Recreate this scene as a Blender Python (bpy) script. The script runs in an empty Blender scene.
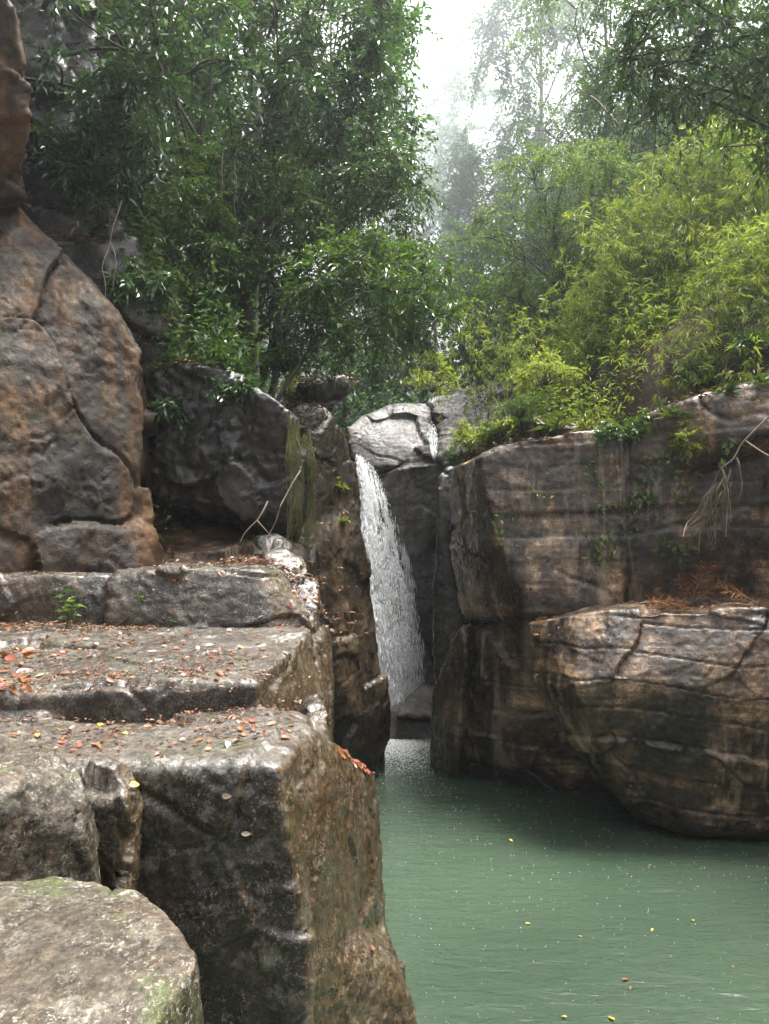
import bpy, bmesh, math, random, time
import numpy as np
from mathutils import Vector, Matrix
from mathutils.bvhtree import BVHTree
R = math.radians
S = bpy.context.scene
COL = S.collection
T0 = time.time()
# ------------------------------------------------------------------ camera
F = 850.0; CX, CY = 384.5, 512.0; HC = 4.5
TH = math.atan((540-CY)/F)
def at(px, py, Y):
    a = (px-CX)/F; b = (CY-py)/F
    dy = math.cos(TH)-b*math.sin(TH); dz = math.sin(TH)+b*math.cos(TH)
    k = Y/dy
    return Vector((a*k, Y, HC+dz*k))
cd = bpy.data.cameras.new('camera'); cam = bpy.data.objects.new('camera', cd); COL.objects.link(cam)
cam.location = (0, 0, HC); cam.rotation_euler = (math.pi/2+TH, 0, 0)
cd.sensor_fit = 'VERTICAL'; cd.angle = 2*math.atan(CY/F); cd.sensor_height = 24
cd.lens = 24/2/(CY/F); cd.clip_start = 0.05; cd.clip_end = 2000
S.camera = cam
# ------------------------------------------------------------------ numpy noise
def hashf(ix, iy, iz, s):
    h = (ix.astype(np.int64)*374761393 + iy.astype(np.int64)*668265263 + iz.astype(np.int64)*2147483647 + s*1274126177) & 0xffffffff
    h = ((h ^ (h >> 13))*1274126177) & 0xffffffff
    h = ((h ^ (h >> 16))*2246822519) & 0xffffffff
    h = h ^ (h >> 13)
    return (h & 0xffffff)/float(0xffffff)
def vnoise(P, s=0):
    I = np.floor(P); f = P-I; f = f*f*f*(f*(f*6-15)+10)
    x, y, z = I[:,0], I[:,1], I[:,2]
    r = 0
    for dx in (0,1):
        wx = f[:,0] if dx else 1-f[:,0]
        for dy in (0,1):
            wy = f[:,1] if dy else 1-f[:,1]
            for dz in (0,1):
                wz = f[:,2] if dz else 1-f[:,2]
                r = r + wx*wy*wz*hashf(x+dx, y+dy, z+dz, s)
    return r*2-1
def fbm(P, octs=4, s=0, gain=.5):
    a = 1; r = 0; t = 0
    for o in range(octs):
        r = r + a*vnoise(P*(2**o)+o*17.3, s+o); t += a; a *= gain
    return r/t
def facet(P, s=0):
    """piecewise planar offset per voronoi cell, and distance between the two nearest seeds"""
    I = np.floor(P); n = len(P)
    d1 = np.full(n, 1e9); d2 = np.full(n, 1e9); val = np.zeros(n)
    for dx in (-1,0,1):
        for dy in (-1,0,1):
            for dz in (-1,0,1):
                x, y, z = I[:,0]+dx, I[:,1]+dy, I[:,2]+dz
                q = np.stack([x+hashf(x,y,z,s+11), y+hashf(x,y,z,s+12), z+hashf(x,y,z,s+13)], 1)
                v = P-q; d = (v*v).sum(1)
                g = np.stack([hashf(x,y,z,s+k) for k in (21,22,23)], 1)*2-1
                o = (hashf(x,y,z,s+31)*2-1)*.6 + (v*g).sum(1)*.9
                m = d < d1
                d2 = np.where(m, d1, np.minimum(d2, d)); val = np.where(m, o, val); d1 = np.where(m, d, d1)
    return val, np.sqrt(d2)-np.sqrt(d1)
# ------------------------------------------------------------------ object helpers
def tag(o, label=None, cat=None, group=None, kind=None):
    if label: o['label'] = label
    if cat: o['category'] = cat
    if group: o['group'] = group
    if kind: o['kind'] = kind
    return o
def link(name, me, mat=None, parent=None, loc=None):
    o = bpy.data.objects.new(name, me); COL.objects.link(o)
    if mat and me: me.materials.append(mat)
    if parent: o.parent = parent
    if loc is not None: o.location = loc
    return o
def empty(name, loc, rz=0, sc=1):
    o = bpy.data.objects.new(name, None); COL.objects.link(o); o.location = loc
    o.rotation_euler = (0,0,rz); o.scale = (sc,)*3; o.empty_display_size = .2
    return o
def mesh_np(name, V, Fc, smooth=True, attr=None, attrname='var'):
    """V (n,3); Fc list of (m,k) int arrays"""
    V = np.asarray(V, dtype=np.float32)
    if not isinstance(Fc, (list, tuple)): Fc = [Fc]
    Fc = [np.asarray(f) for f in Fc if len(f)]
    me = bpy.data.meshes.new(name)
    me.vertices.add(len(V)); me.vertices.foreach_set('co', V.ravel())
    idx = np.concatenate([f.ravel() for f in Fc]).astype(np.int32)
    tot = np.concatenate([np.full(len(f), f.shape[1], np.int32) for f in Fc])
    st = np.concatenate([[0], np.cumsum(tot)[:-1]]).astype(np.int32)
    me.loops.add(len(idx)); me.loops.foreach_set('vertex_index', idx)
    me.polygons.add(len(tot)); me.polygons.foreach_set('loop_start', st); me.polygons.foreach_set('loop_total', tot)
    me.update(calc_edges=True)
    me.polygons.foreach_set('use_smooth', np.full(len(tot), smooth))
    if attr is not None:
        a = me.attributes.new(attrname, 'FLOAT', 'POINT'); a.data.foreach_set('value', np.asarray(attr, np.float32))
    me.validate(); return me
def mesh_arrays(me):
    V = np.empty(len(me.vertices)*3, np.float32); me.vertices.foreach_get('co', V); V = V.reshape(-1,3).astype(float)
    N = np.empty(len(me.vertices)*3, np.float32); me.vertices.foreach_get('normal', N); N = N.reshape(-1,3).astype(float)
    return V, N
def smoothstep(a, b, x):
    t = np.clip((x-a)/(b-a), 0, 1); return t*t*(3-2*t)
ROCKS = []   # meshes in world space for dropping leaves
def hull_bm(bm, pts):
    vs = [bm.verts.new(p) for p in pts]
    r = bmesh.ops.convex_hull(bm, input=vs)
    junk = [v for v in set(r['geom_interior']+r['geom_unused']) if isinstance(v, bmesh.types.BMVert)]
    if junk: bmesh.ops.delete(bm, geom=junk, context='VERTS')
def rock(name, hulls, mat, label=None, cat='rock', vox=.06, push=(0,2,0), low=None, amp=.10, fs=(1,1,1.6), big=.0,
         rough=.02, strata=0.0, sfreq=2.2, crack=.03, seed=1, smooth=2, group=None, kind=None, warp=.25, fn=None, parent=None):
    """hulls: list of point lists; a point is (px,py,Y) or a Vector (world). Each hull is pushed back to give it depth."""
    bm = bmesh.new()
    for h in hulls:
        pu = push; lo = low
        if isinstance(h, dict): pu = h.get('push', push); lo = h.get('low', low); h = h['p']
        P = [p if isinstance(p, Vector) else at(*p) for p in h]
        Q = [p+Vector(pu) for p in P]
        if lo is not None:
            zm = min(p.z for p in P); Q += [Vector((p.x, p.y+.02, lo)) for p in P if p.z < zm+1.2] + [Vector((q.x, q.y, lo)) for q in Q]
        b2 = bmesh.new(); hull_bm(b2, P+Q)
        m2 = bpy.data.meshes.new('t'); b2.to_mesh(m2); b2.free(); bm.from_mesh(m2); bpy.data.meshes.remove(m2)
    bmesh.ops.recalc_face_normals(bm, faces=bm.faces)
    me = bpy.data.meshes.new('t'); bm.to_mesh(me); bm.free()
    o = bpy.data.objects.new('t', me); COL.objects.link(o)
    m = o.modifiers.new('r', 'REMESH'); m.mode = 'VOXEL'; m.voxel_size = vox*1.3; m.adaptivity = 0
    s = o.modifiers.new('s', 'SMOOTH'); s.factor = .5; s.iterations = smooth
    sb = o.modifiers.new('b', 'SUBSURF'); sb.levels = 1; sb.render_levels = 1; 
    dg = bpy.context.evaluated_depsgraph_get(); ev = o.evaluated_get(dg)
    me2 = bpy.data.meshes.new_from_object(ev)
    bpy.data.objects.remove(o); bpy.data.meshes.remove(me)
    V, N = mesh_arrays(me2)
    W = V + warp*np.stack([vnoise(V*1.3, 5+seed), vnoise(V*1.3+9, 6+seed), vnoise(V*1.3+31, 7+seed)], 1)
    f1, e1 = facet(W*np.array(fs), seed); f2, e2 = facet(W*np.array(fs)*2.7+5, seed+50)
    d = amp*f1 + amp*.24*f2*smoothstep(-.3, .4, vnoise(V*.7+17, seed+74))
    d += big*fbm(V*.35, 2, seed)
    d += amp*.35*fbm(V*1.7, 3, seed+3)
    cm = smoothstep(-.05, .25, vnoise(V*.9, seed+71)); cm2 = smoothstep(.0, .3, vnoise(V*1.6+3, seed+72))
    d -= crack*1.2*cm*(1-smoothstep(0, .04, e1)) + crack*.5*cm2*cm*(1-smoothstep(0, .05, e2))
    f3, e3 = facet((W+.1*warp)*np.array(fs)*7.5+2, seed+90)
    d += amp*.10*f3*smoothstep(-.2, .3, vnoise(V*.8+7, seed+73))
    if strata:
        zz = V[:,2]*sfreq + .55*vnoise(V*np.array([.35,.35,.35]), seed+4) + .15*vnoise(V*1.2, seed+8)
        k = np.floor(zz); fr = zz-k
        off = hashf(k, k*0, k*0, seed+9)*2-1; off2 = hashf(k+1, k*0, k*0, seed+9)*2-1
        st = off + (off2-off)*smoothstep(.86, 1, fr)
        d += strata*st*(1-np.abs(N[:,2])) - strata*.6*(1-smoothstep(.0, .05, np.abs(fr-.97)))*(1-np.abs(N[:,2]))
    d += rough*(1.5*(.4-np.abs(fbm(V*4, 5, seed+6, .7)))*smoothstep(-.35, .3, vnoise(V*.8+3, seed+75)) + .7*fbm(V*13, 3, seed+5, .7))
    if fn is not None: d = fn(V, N, d)
    V = V+N*d[:,None]
    c = Vector(((V[:,0].min()+V[:,0].max())/2, (V[:,1].min()+V[:,1].max())/2, V[:,2].min()))
    me2.vertices.foreach_set('co', (V-np.array(c)).astype(np.float32).ravel()); me2.update()
    me2.polygons.foreach_set('use_smooth', np.full(len(me2.polygons), True))
    me2.materials.clear(); me2.name = name
    ob = link(name, me2, mat, parent, c)
    if kind: tag(ob, kind=kind)
    else: tag(ob, label, cat, group)
    ROCKS.append(ob)
    return ob
# ------------------------------------------------------------------ node helpers
class NT:
    def __init__(s, name):
        s.m = bpy.data.materials.new(name); s.m.use_nodes = True; s.t = s.m.node_tree; s.t.nodes.clear()
        s.out = s.t.nodes.new('ShaderNodeOutputMaterial')
    def n(s, typ, **kw):
        nd = s.t.nodes.new(typ)
        for k, v in kw.items():
            if k.startswith('i_'):
                key = k[2:]; nd.inputs[int(key) if key.isdigit() else key.replace('_', ' ')].default_value = v
            else: setattr(nd, k, v)
        return nd
    def l(s, a, b): s.t.links.new(a, b)
    def mapping(s, src, scale=(1,1,1), loc=(0,0,0)):
        m = s.n('ShaderNodeMapping'); m.inputs['Scale'].default_value = scale; m.inputs['Location'].default_value = loc
        s.l(src, m.inputs[0]); return m.outputs[0]
    def noise(s, src, scale, detail=5, rough=.55, dist=0):
        n = s.n('ShaderNodeTexNoise'); n.inputs['Scale'].default_value = scale; n.inputs['Detail'].default_value = detail
        n.inputs['Roughness'].default_value = rough; n.inputs['Distortion'].default_value = dist
        s.l(src, n.inputs['Vector']); return n.outputs[0]
    def ramp(s, src, stops):
        r = s.n('ShaderNodeValToRGB'); e = r.color_ramp.elements
        while len(e) < len(stops): e.new(.5)
        for i, (p, c) in enumerate(stops):
            e[i].position = p; e[i].color = (c, c, c, 1) if isinstance(c, (int, float)) else (*c, 1)
        s.l(src, r.inputs[0]); return r.outputs[0]
    def mix(s, f, a, b, mode='MIX'):
        m = s.n('ShaderNodeMix', data_type='RGBA', blend_type=mode)
        for sock, v in ((m.inputs[0], f), (m.inputs[6], a), (m.inputs[7], b)):
            if isinstance(v, (int, float)): sock.default_value = v
            elif isinstance(v, tuple): sock.default_value = (*v, 1)
            else: s.l(v, sock)
        return m.outputs[2]
    def math(s, op, a, b=0, c=None):
        m = s.n('ShaderNodeMath', operation=op)
        for sock, v in zip(m.inputs, (a, b, c if c is not None else 0)):
            if isinstance(v, (int, float)): sock.default_value = v
            else: s.l(v, sock)
        return m.outputs[0]
def rock_mat(name, c1, c2, c3, stain=.6, streak=(2.2,2.2,.25), band=0.0, moss=0.0, lichen=0.0, wet=.6, bump=.5, scale=1.0,
             orange=0.0, rlo=.18, rhi=.55, fine=1.0, top=None, side=None, speck=0.0, drips=0.0, tide_shade=0.0):
    t = NT(name); tc = t.n('ShaderNodeTexCoord'); co = tc.outputs['Object']
    geo = t.n('ShaderNodeNewGeometry')
    big = t.noise(co, .9*scale, 6, .6, .6)
    col = t.ramp(big, [(.38, c1), (.5, c2), (.62, c3)])
    mid = t.noise(co, 5*scale, 8, .7, .3)
    col = t.mix(.75, col, t.ramp(mid, [(.36, .25), (.5, .9), (.64, 1.9)]), 'MULTIPLY')
    fin = t.noise(co, 38*scale, 5, .7)
    col = t.mix(.6*fine, col, t.ramp(fin, [(.38, .35), (.5, .95), (.64, 2.0)]), 'MULTIPLY')
    if orange:
        on = t.noise(t.mapping(co, (1,1,.7), (7,3,1)), .8, 6, .65, .8)
        col = t.mix(t.math('MULTIPLY', t.ramp(on, [(.46, 0.0), (.62, 1.0)]), orange), col, t.mix(mid, (.038,.018,.007), (.14,.068,.029)))
    if band:
        bn = t.noise(t.mapping(co, (.5,.5,9)), 1.0, 6, .6, .35)
        col = t.mix(band, col, t.ramp(bn, [(.38, .25), (.5, 1.0), (.6, 1.8)]), 'MULTIPLY')
    # dark mineral and water stains running down
    sn = t.noise(t.mapping(co, streak), 1.0, 7, .6, .5)
    st = t.ramp(sn, [(.47, 0.0), (.545, 1.0)])
    col = t.mix(t.math('MULTIPLY', st, stain), col, t.mix(.72, col, (.010,.009,.008)))
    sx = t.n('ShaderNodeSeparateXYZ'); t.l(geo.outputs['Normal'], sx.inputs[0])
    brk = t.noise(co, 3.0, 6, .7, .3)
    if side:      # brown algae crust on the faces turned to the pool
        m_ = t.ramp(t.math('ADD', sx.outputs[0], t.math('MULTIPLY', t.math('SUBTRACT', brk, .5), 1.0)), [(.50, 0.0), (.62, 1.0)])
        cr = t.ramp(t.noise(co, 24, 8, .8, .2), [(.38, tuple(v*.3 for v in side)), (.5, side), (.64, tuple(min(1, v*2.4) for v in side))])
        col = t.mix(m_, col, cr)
    if top:       # crust on the flat tops, grey wet sky sheen painted into its colour
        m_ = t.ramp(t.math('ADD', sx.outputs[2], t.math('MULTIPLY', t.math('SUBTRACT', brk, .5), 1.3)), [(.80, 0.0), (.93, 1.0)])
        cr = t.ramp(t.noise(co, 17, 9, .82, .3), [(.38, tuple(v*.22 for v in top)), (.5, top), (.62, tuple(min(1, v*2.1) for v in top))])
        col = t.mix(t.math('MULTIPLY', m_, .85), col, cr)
    if speck:
        sp = t.noise(co, 46, 7, .8, .6); s2 = t.noise(co, 2.2, 4, .6)
        sm = t.math('MULTIPLY', t.ramp(sp, [(.55, 0.0), (.585, 1.0)]), t.ramp(s2, [(.40, .15), (.56, 1.0)]))
        col = t.mix(t.math('MULTIPLY', sm, speck), col, (.40,.38,.33))
    if drips:     # pale mineral runs, painting in light missing from the cliff front
        dn = t.noise(t.mapping(co, (2.6,2.6,.22), (5,2,0)), 1.0, 8, .65, .6); d2 = t.noise(co, .55, 2, .5)
        dm = t.math('MULTIPLY', t.ramp(dn, [(.53, 0.0), (.60, 1.0)]), t.ramp(d2, [(.44, 0.0), (.56, 1.0)]))
        col = t.mix(t.math('MULTIPLY', dm, drips), col, (.27,.21,.155))
    if lichen:
        ln = t.noise(co, 9, 8, .8, .4); l2 = t.noise(co, 1.6, 3, .5)
        lm = t.math('MULTIPLY', t.ramp(ln, [(.53, 0.0), (.57, 1.0)]), t.ramp(l2, [(.42, 0.0), (.6, 1.0)]))
        col = t.mix(t.math('MULTIPLY', lm, lichen), col, (.30,.29,.23))
    if moss:
        mn = t.noise(co, 2.3, 8, .75, .3)
        sep = t.n('ShaderNodeSeparateXYZ'); t.l(geo.outputs['Normal'], sep.inputs[0])
        up = t.ramp(sep.outputs[2], [(.0, .35), (.7, 1.0)])
        mm = t.math('MULTIPLY', t.math('MULTIPLY', t.ramp(mn, [(.52, 0.0), (.66, 1.0)]), up), moss)
        col = t.mix(mm, col, t.mix(fin, (.02,.035,.006), (.10,.13,.03)))
    if tide_shade:      # wet algae band above the water line, blackened for the undercut's shade
        ps = t.n('ShaderNodeSeparateXYZ'); t.l(geo.outputs['Position'], ps.inputs[0])
        tm = t.ramp(t.math('SUBTRACT', t.math('ADD', tide_shade, t.math('MULTIPLY', t.math('SUBTRACT', brk, .5), 1.2)), ps.outputs[2]), [(.0, 0.0), (.12, 1.0)])
        col = t.mix(t.math('MULTIPLY', tm, .9), col, (.010,.009,.006))
    b = t.n('ShaderNodeBsdfPrincipled')
    t.l(col, b.inputs['Base Color'])
    wn = t.noise(co, 1.7, 7, .7, .4)
    t.l(t.ramp(wn, [(.44, rlo), (.6, rhi)]), b.inputs['Roughness'])
    b.inputs['IOR'].default_value = 1.45; b.inputs['Specular IOR Level'].default_value = .3
    b.inputs['Coat Weight'].default_value = wet; t.l(t.ramp(wn, [(.45, .07), (.56, .30)]), b.inputs['Coat Roughness']); b.inputs['Coat IOR'].default_value = 1.4
    h = t.math('ADD', t.math('MULTIPLY', mid, .05), t.math('MULTIPLY', fin, .02))
    grit = t.noise(co, 120*scale, 3, .6); h = t.math('ADD', h, t.math('MULTIPLY', grit, .006))
    vn = t.n('ShaderNodeTexVoronoi', feature='DISTANCE_TO_EDGE'); vn.inputs['Scale'].default_value = 2.0*scale
    wv = t.n('ShaderNodeVectorMath', operation='ADD'); 
    nz = t.n('ShaderNodeTexNoise'); nz.inputs['Scale'].default_value = 2.5; t.l(co, nz.inputs['Vector'])
    t.l(co, wv.inputs[0]); t.l(nz.outputs[1], wv.inputs[1]); t.l(wv.outputs[0], vn.inputs['Vector'])
    h = t.math('ADD', h, t.math('MULTIPLY', t.ramp(vn.outputs[0], [(0.0, 0.0), (.03, 1.0)]), .002))
    pit = t.noise(co, 16*scale, 6, .75, .2)
    h = t.math('ADD', h, t.math('MULTIPLY', t.ramp(pit, [(.38, 0.0), (.5, 1.0)]), .012))
    col = t.mix(.5, col, t.ramp(pit, [(.36, .35), (.5, 1.0), (.7, 1.3)]), 'MULTIPLY')
    t.l(col, b.inputs['Base Color'])
    if band: h = t.math('ADD', h, t.math('MULTIPLY', bn, .05*band))
    bp = t.n('ShaderNodeBump'); bp.inputs['Strength'].default_value = bump; bp.inputs['Distance'].default_value = 1.0
    t.l(h, bp.inputs['Height']); t.l(bp.outputs[0], b.inputs['Normal'])
    bc = t.n('ShaderNodeBump'); bc.inputs['Strength'].default_value = bump*.45; bc.inputs['Distance'].default_value = 1.0; t.l(h, bc.inputs['Height']); t.l(bc.outputs[0], b.inputs['Coat Normal'])
    t.l(b.outputs[0], t.out.inputs[0])
    return t.m
# ------------------------------------------------------------------ rock materials
M_left  = rock_mat('wet_brown_cliff_rock', (.008,.004,.0015), (.030,.015,.005), (.085,.045,.017), stain=.93, orange=.9, moss=.35, lichen=.0, wet=.04, rlo=.4, rhi=.75)
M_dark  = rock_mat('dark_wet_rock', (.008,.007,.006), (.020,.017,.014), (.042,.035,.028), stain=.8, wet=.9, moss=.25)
M_pill  = rock_mat('grey_brown_pillar_rock', (.016,.011,.006), (.05,.034,.020), (.12,.085,.052), stain=.8, moss=.35, tide_shade=.5, wet=.9, band=.25)
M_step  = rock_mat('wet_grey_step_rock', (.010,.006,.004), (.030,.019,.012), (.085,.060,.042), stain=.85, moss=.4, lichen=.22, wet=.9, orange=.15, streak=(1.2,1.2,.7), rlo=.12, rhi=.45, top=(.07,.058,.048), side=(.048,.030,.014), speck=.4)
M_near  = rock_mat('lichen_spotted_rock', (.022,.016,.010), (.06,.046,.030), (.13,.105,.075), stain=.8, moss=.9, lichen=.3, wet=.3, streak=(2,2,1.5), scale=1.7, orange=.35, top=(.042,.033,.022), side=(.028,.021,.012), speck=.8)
M_right = rock_mat('bedded_brown_cliff_rock', (.012,.007,.004), (.058,.034,.019), (.27,.18,.11), stain=.92, band=.55, tide_shade=.35, moss=.15, wet=.8, streak=(1.3,1.3,.16), orange=.3, lichen=.1, drips=.55)
M_fall  = rock_mat('pale_waterfall_rock', (.035,.031,.029), (.08,.072,.067), (.16,.145,.13), stain=.6, band=.3, wet=.3, orange=.2)
Z = lambda x, y, z: Vector((x, y, z))
# ---- near rocks
rock('boulder', [dict(p=[(-260,925,3.2),(-60,890,3.5),(70,872,3.6),(140,884,3.3),(186,918,2.9),(205,955,2.7),(165,1020,2.5),(120,1080,2.3),(-200,1150,2.1)], push=(0,.12,-.6), low=1.2)],
     M_near, 'large rounded lichen covered boulder nearest the camera in the bottom left corner', 'boulder', vox=.022, amp=.03, fs=(1.6,1.6,1.6), rough=.012, crack=.006, seed=3, smooth=16)
rock('boulder', [dict(p=[(-160,745,4.3),(10,738,4.4),(55,752,4.2),(83,795,4.05),(90,850,3.95),(0,790,3.7),(-150,800,3.6)], push=(0,.3,-.4), low=1.4)],
     M_near, 'brown blocky boulder at the left edge just above the nearest boulder', 'boulder', vox=.026, amp=.06, fs=(1.8,1.8,1.8), rough=.018, crack=.02, seed=5, smooth=5)
rock('small_rock', [dict(p=[(68,775,4.75),(95,765,4.9),(122,778,4.75),(120,800,4.6),(85,800,4.6)], push=(0,.2,-.2), low=2.2)],
     M_step, 'small grey wedge of rock between the left boulder and the lowest rock step', 'rock', vox=.024, amp=.08, fs=(3,3,3), rough=.02, seed=8, smooth=2)
# ---- lowest (biggest) step with its flank
rock('rock_step', [
      dict(p=[(-120,770,5.0),(71,765,4.95),(180,770,4.95),(235,775,4.95),(282,764,5.0),(306,732,5.9),(290,716,6.6),(-120,716,6.8)], push=(0,.0,-.35)),
      dict(p=[(-120,775,5.1),(120,772,4.98),(276,772,4.98),(300,800,5.35),(300,860,5.1),(306,940,5.0),(200,1010,4.95),(-120,1010,5.0)], push=(0,1.6,0), low=-.6),
      dict(p=[(296,748,5.5),(306,733,5.9),(340,755,6.5),(376,775,7.2),(381,830,7.2),(380,885,7.0),(345,935,6.0),(316,960,5.4),(300,800,5.3)], push=(-.7,1.2,0), low=-.6),
      dict(p=[(318,965,5.6),(345,936,6.0),(375,955,6.3),(402,972,6.4),(414,1010,6.4),(418,1060,6.4),(300,1060,5.4)], push=(-.3,1.4,0), low=-.8)],
     M_step, 'lowest and biggest rock step, its tall dark front dropping towards the pool', 'rock step', vox=.032, amp=.05, fs=(.9,.9,.9), big=.05, rough=.022, crack=.03, seed=13, smooth=1)
rock('small_rock', [dict(p=[(303,742,6.4),(312,712,6.8),(322,706,6.9),(330,735,6.7),(332,765,6.6),(312,775,6.4)], push=(-.1,.6,0), low=1.5)],
     M_step, 'upright shard of rock leaning on the right end of the lowest step', 'rock', vox=.03, amp=.04, rough=.012, seed=14, smooth=2)
# ---- middle step
rock('rock_step', [
      dict(p=[(-140,700,6.55),(50,697,6.5),(95,690,6.5),(172,686,6.5),(256,682,6.5),(290,652,7.6),(314,628,9.3),(250,622,9.9),(-140,622,10.0)], push=(0,0,-.33)),
      dict(p=[(-140,720,6.7),(100,705,6.65),(262,690,6.65),(300,660,8.2),(318,640,9.4),(322,720,8.2),(270,735,6.7)], push=(0,1.5,0), low=1.5)],
     M_step, 'middle rock step with a sloping wet grey top scattered with fallen leaves', 'rock step', vox=.034, amp=.05, fs=(.8,.8,1.2), rough=.018, crack=.03, seed=21, smooth=1)
rock('small_rock', [dict(p=[(-60,712,6.6),(30,706,6.55),(52,712,6.5),(48,724,6.4),(-60,730,6.4)], push=(0,.3,-.1), low=2.6)],
     M_step, 'low slab of rock tucked under the left end of the middle step', 'rock', vox=.03, amp=.03, rough=.012, seed=24, smooth=3)
# ---- upper step : two slabs
rock('rock_step', [dict(p=[(-160,578,9.9),(0,577,9.8),(60,573,9.8),(108,575,9.9),(112,600,9.8),(95,628,9.7),(-160,634,9.7),(-160,566,12),(105,566,12)], push=(0,.8,0), low=3)],
     M_step, 'left slab of the top rock step with a leafy seedling in front of it', 'rock step', vox=.04, amp=.06, fs=(.9,.9,1.4), rough=.018, crack=.03, seed=31, smooth=1)
rock('rock_step', [dict(p=[(106,580,9.75),(120,572,9.8),(200,569,9.7),(262,571,9.7),(281,583,10),(310,625,9.9),(270,628,9.5),(120,626,9.6),(105,620,9.6),(120,565,12),(290,565,12)], push=(0,.8,0), low=3)],
     M_step, 'right slab of the top rock step with a dark arched front', 'rock step', vox=.04, amp=.05, fs=(.8,.8,1.4), rough=.018, crack=.03, seed=33, smooth=1)
for i, (p, lb) in enumerate([
    ([(262,555,11.2),(285,548,11.4),(303,560,11.2),(305,580,11),(280,585,10.8),(265,575,10.9)], 'grey block of rock above the right end of the top step'),
    ([(288,585,10.6),(300,576,10.7),(318,582,10.7),(320,600,10.5),(300,604,10.4)], 'brown block of rock at the right end of the top step, beside the hanging roots'),
    ([(284,606,10.3),(305,596,10.4),(320,606,10.3),(322,636,10.2),(300,640,10.1)], 'lowest mossy block of rock wedged between the steps and the tall pillar'),
    ([(255,538,12.2),(275,535,12.4),(292,543,12.2),(290,556,12),(262,558,12)], 'small rock under the overhang of the dark block')]):
    rock('small_rock', [dict(p=p, push=(-.1,.8,0), low=3.2)], M_step, lb, 'rock', vox=.036, amp=.05, fs=(1.6,1.6,1.6), rough=.015, seed=41+i, smooth=2)
# ---- left cliff
rock('rock_cliff', [
      dict(p=[(-420,200,9.0),(30,205,11.4),(70,262,11.4),(110,312,11.5),(152,366,11.8),(158,440,11.8),(150,520,11.6),(142,566,11.3),(60,430,10.6),(40,560,10.3),(-150,575,9.2),(-420,590,7.5)], push=(-1,4,0), low=3.2),
      dict(p=[(-420,-160,8.6),(-30,-160,9.6),(20,20,10.2),(30,120,10.6),(30,200,11.0),(-420,240,8.6)], push=(-2,4,0)), dict(p=[(-300,120,10.6),(10,150,11.2),(30,230,11.5),(-300,300,10)], push=(-1,3,0))],
     M_left, 'tall rust brown cliff at the left edge, glistening wet', 'cliff', vox=.055, amp=.18, fs=(.55,.55,.4), big=.25, rough=.03, crack=.05, seed=52, smooth=3)
rock('rock_cliff', [
      dict(p=[(-200,-260,12.6),(60,-200,13.4),(70,60,13.2),(90,150,12.5),(128,220,12.5),(150,300,12.7),(168,400,12.9),(40,400,12.3),(-300,300,12)], push=(-1,3,0))],
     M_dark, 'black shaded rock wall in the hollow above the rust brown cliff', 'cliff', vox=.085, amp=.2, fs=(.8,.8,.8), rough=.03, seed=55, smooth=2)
rock('rock_block', [
      dict(p=[(150,372,12.6),(205,368,12.4),(262,388,12.3),(293,415,12.4),(300,440,12.6),(299,520,12.6),(288,546,12.8),(230,505,12.5),(150,500,12.8)], push=(-.2,3,0)),
      dict(p=[(140,520,13.8),(300,540,13.6),(300,570,13.2),(140,575,13.2)], push=(0,2,0), low=3.4)],
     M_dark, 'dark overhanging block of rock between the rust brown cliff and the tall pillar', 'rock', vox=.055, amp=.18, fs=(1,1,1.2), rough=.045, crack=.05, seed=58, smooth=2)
rock('rubble_slope', [dict(p=[(130,572,11.6),(300,572,11.6),(300,540,13.3),(190,520,13.4),(150,525,13.2)], push=(0,1,0), low=3.2)],
     M_left, 'sloping rubble littered with dead leaves under the dark overhang', 'rock', vox=.05, amp=.12, fs=(2,2,2), rough=.03, seed=60, smooth=1)
# ---- pillar left of the gap
rock('rock_pillar', [
      dict(p=[(278,420,14.5),(300,404,15),(322,406,15.4),(344,438,15.9),(354,470,16.2),(358,510,16.4),(300,520,14.4),(282,500,14.2)], push=(-.8,2.2,0)),
      dict(p=[(290,500,14.4),(356,505,16.2),(357,555,16.3),(370,600,16.4),(381,640,16.5),(387,690,16.6),(388,730,16.7),(376,762,16.8),(340,752,15.8),(330,700,15.3),(318,620,14.6),(305,560,14.3)], push=(-1.2,2.0,0), low=-1)],
     M_pill, 'tall grey brown rock pillar on the left of the waterfall, bulging towards the pool', 'rock pillar', vox=.055, amp=.10, fs=(.5,.5,.5), rough=.022, crack=.05, seed=62, smooth=2)
rock('rock_block', [dict(p=[(296,385,15.5),(318,378,15.8),(346,374,16),(350,386,16),(340,398,16),(310,402,15.8)], push=(-.3,1.5,0))],
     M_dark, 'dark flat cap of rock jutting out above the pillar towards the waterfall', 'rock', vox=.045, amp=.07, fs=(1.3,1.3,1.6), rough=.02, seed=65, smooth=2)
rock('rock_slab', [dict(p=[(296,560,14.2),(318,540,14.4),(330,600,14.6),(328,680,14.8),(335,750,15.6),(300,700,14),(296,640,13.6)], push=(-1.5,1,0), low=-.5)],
     M_dark, 'shaded slab of rock at the foot of the pillar, behind the steps', 'rock', vox=.05, amp=.1, fs=(1,1,.8), rough=.02, seed=67, smooth=2)
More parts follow.
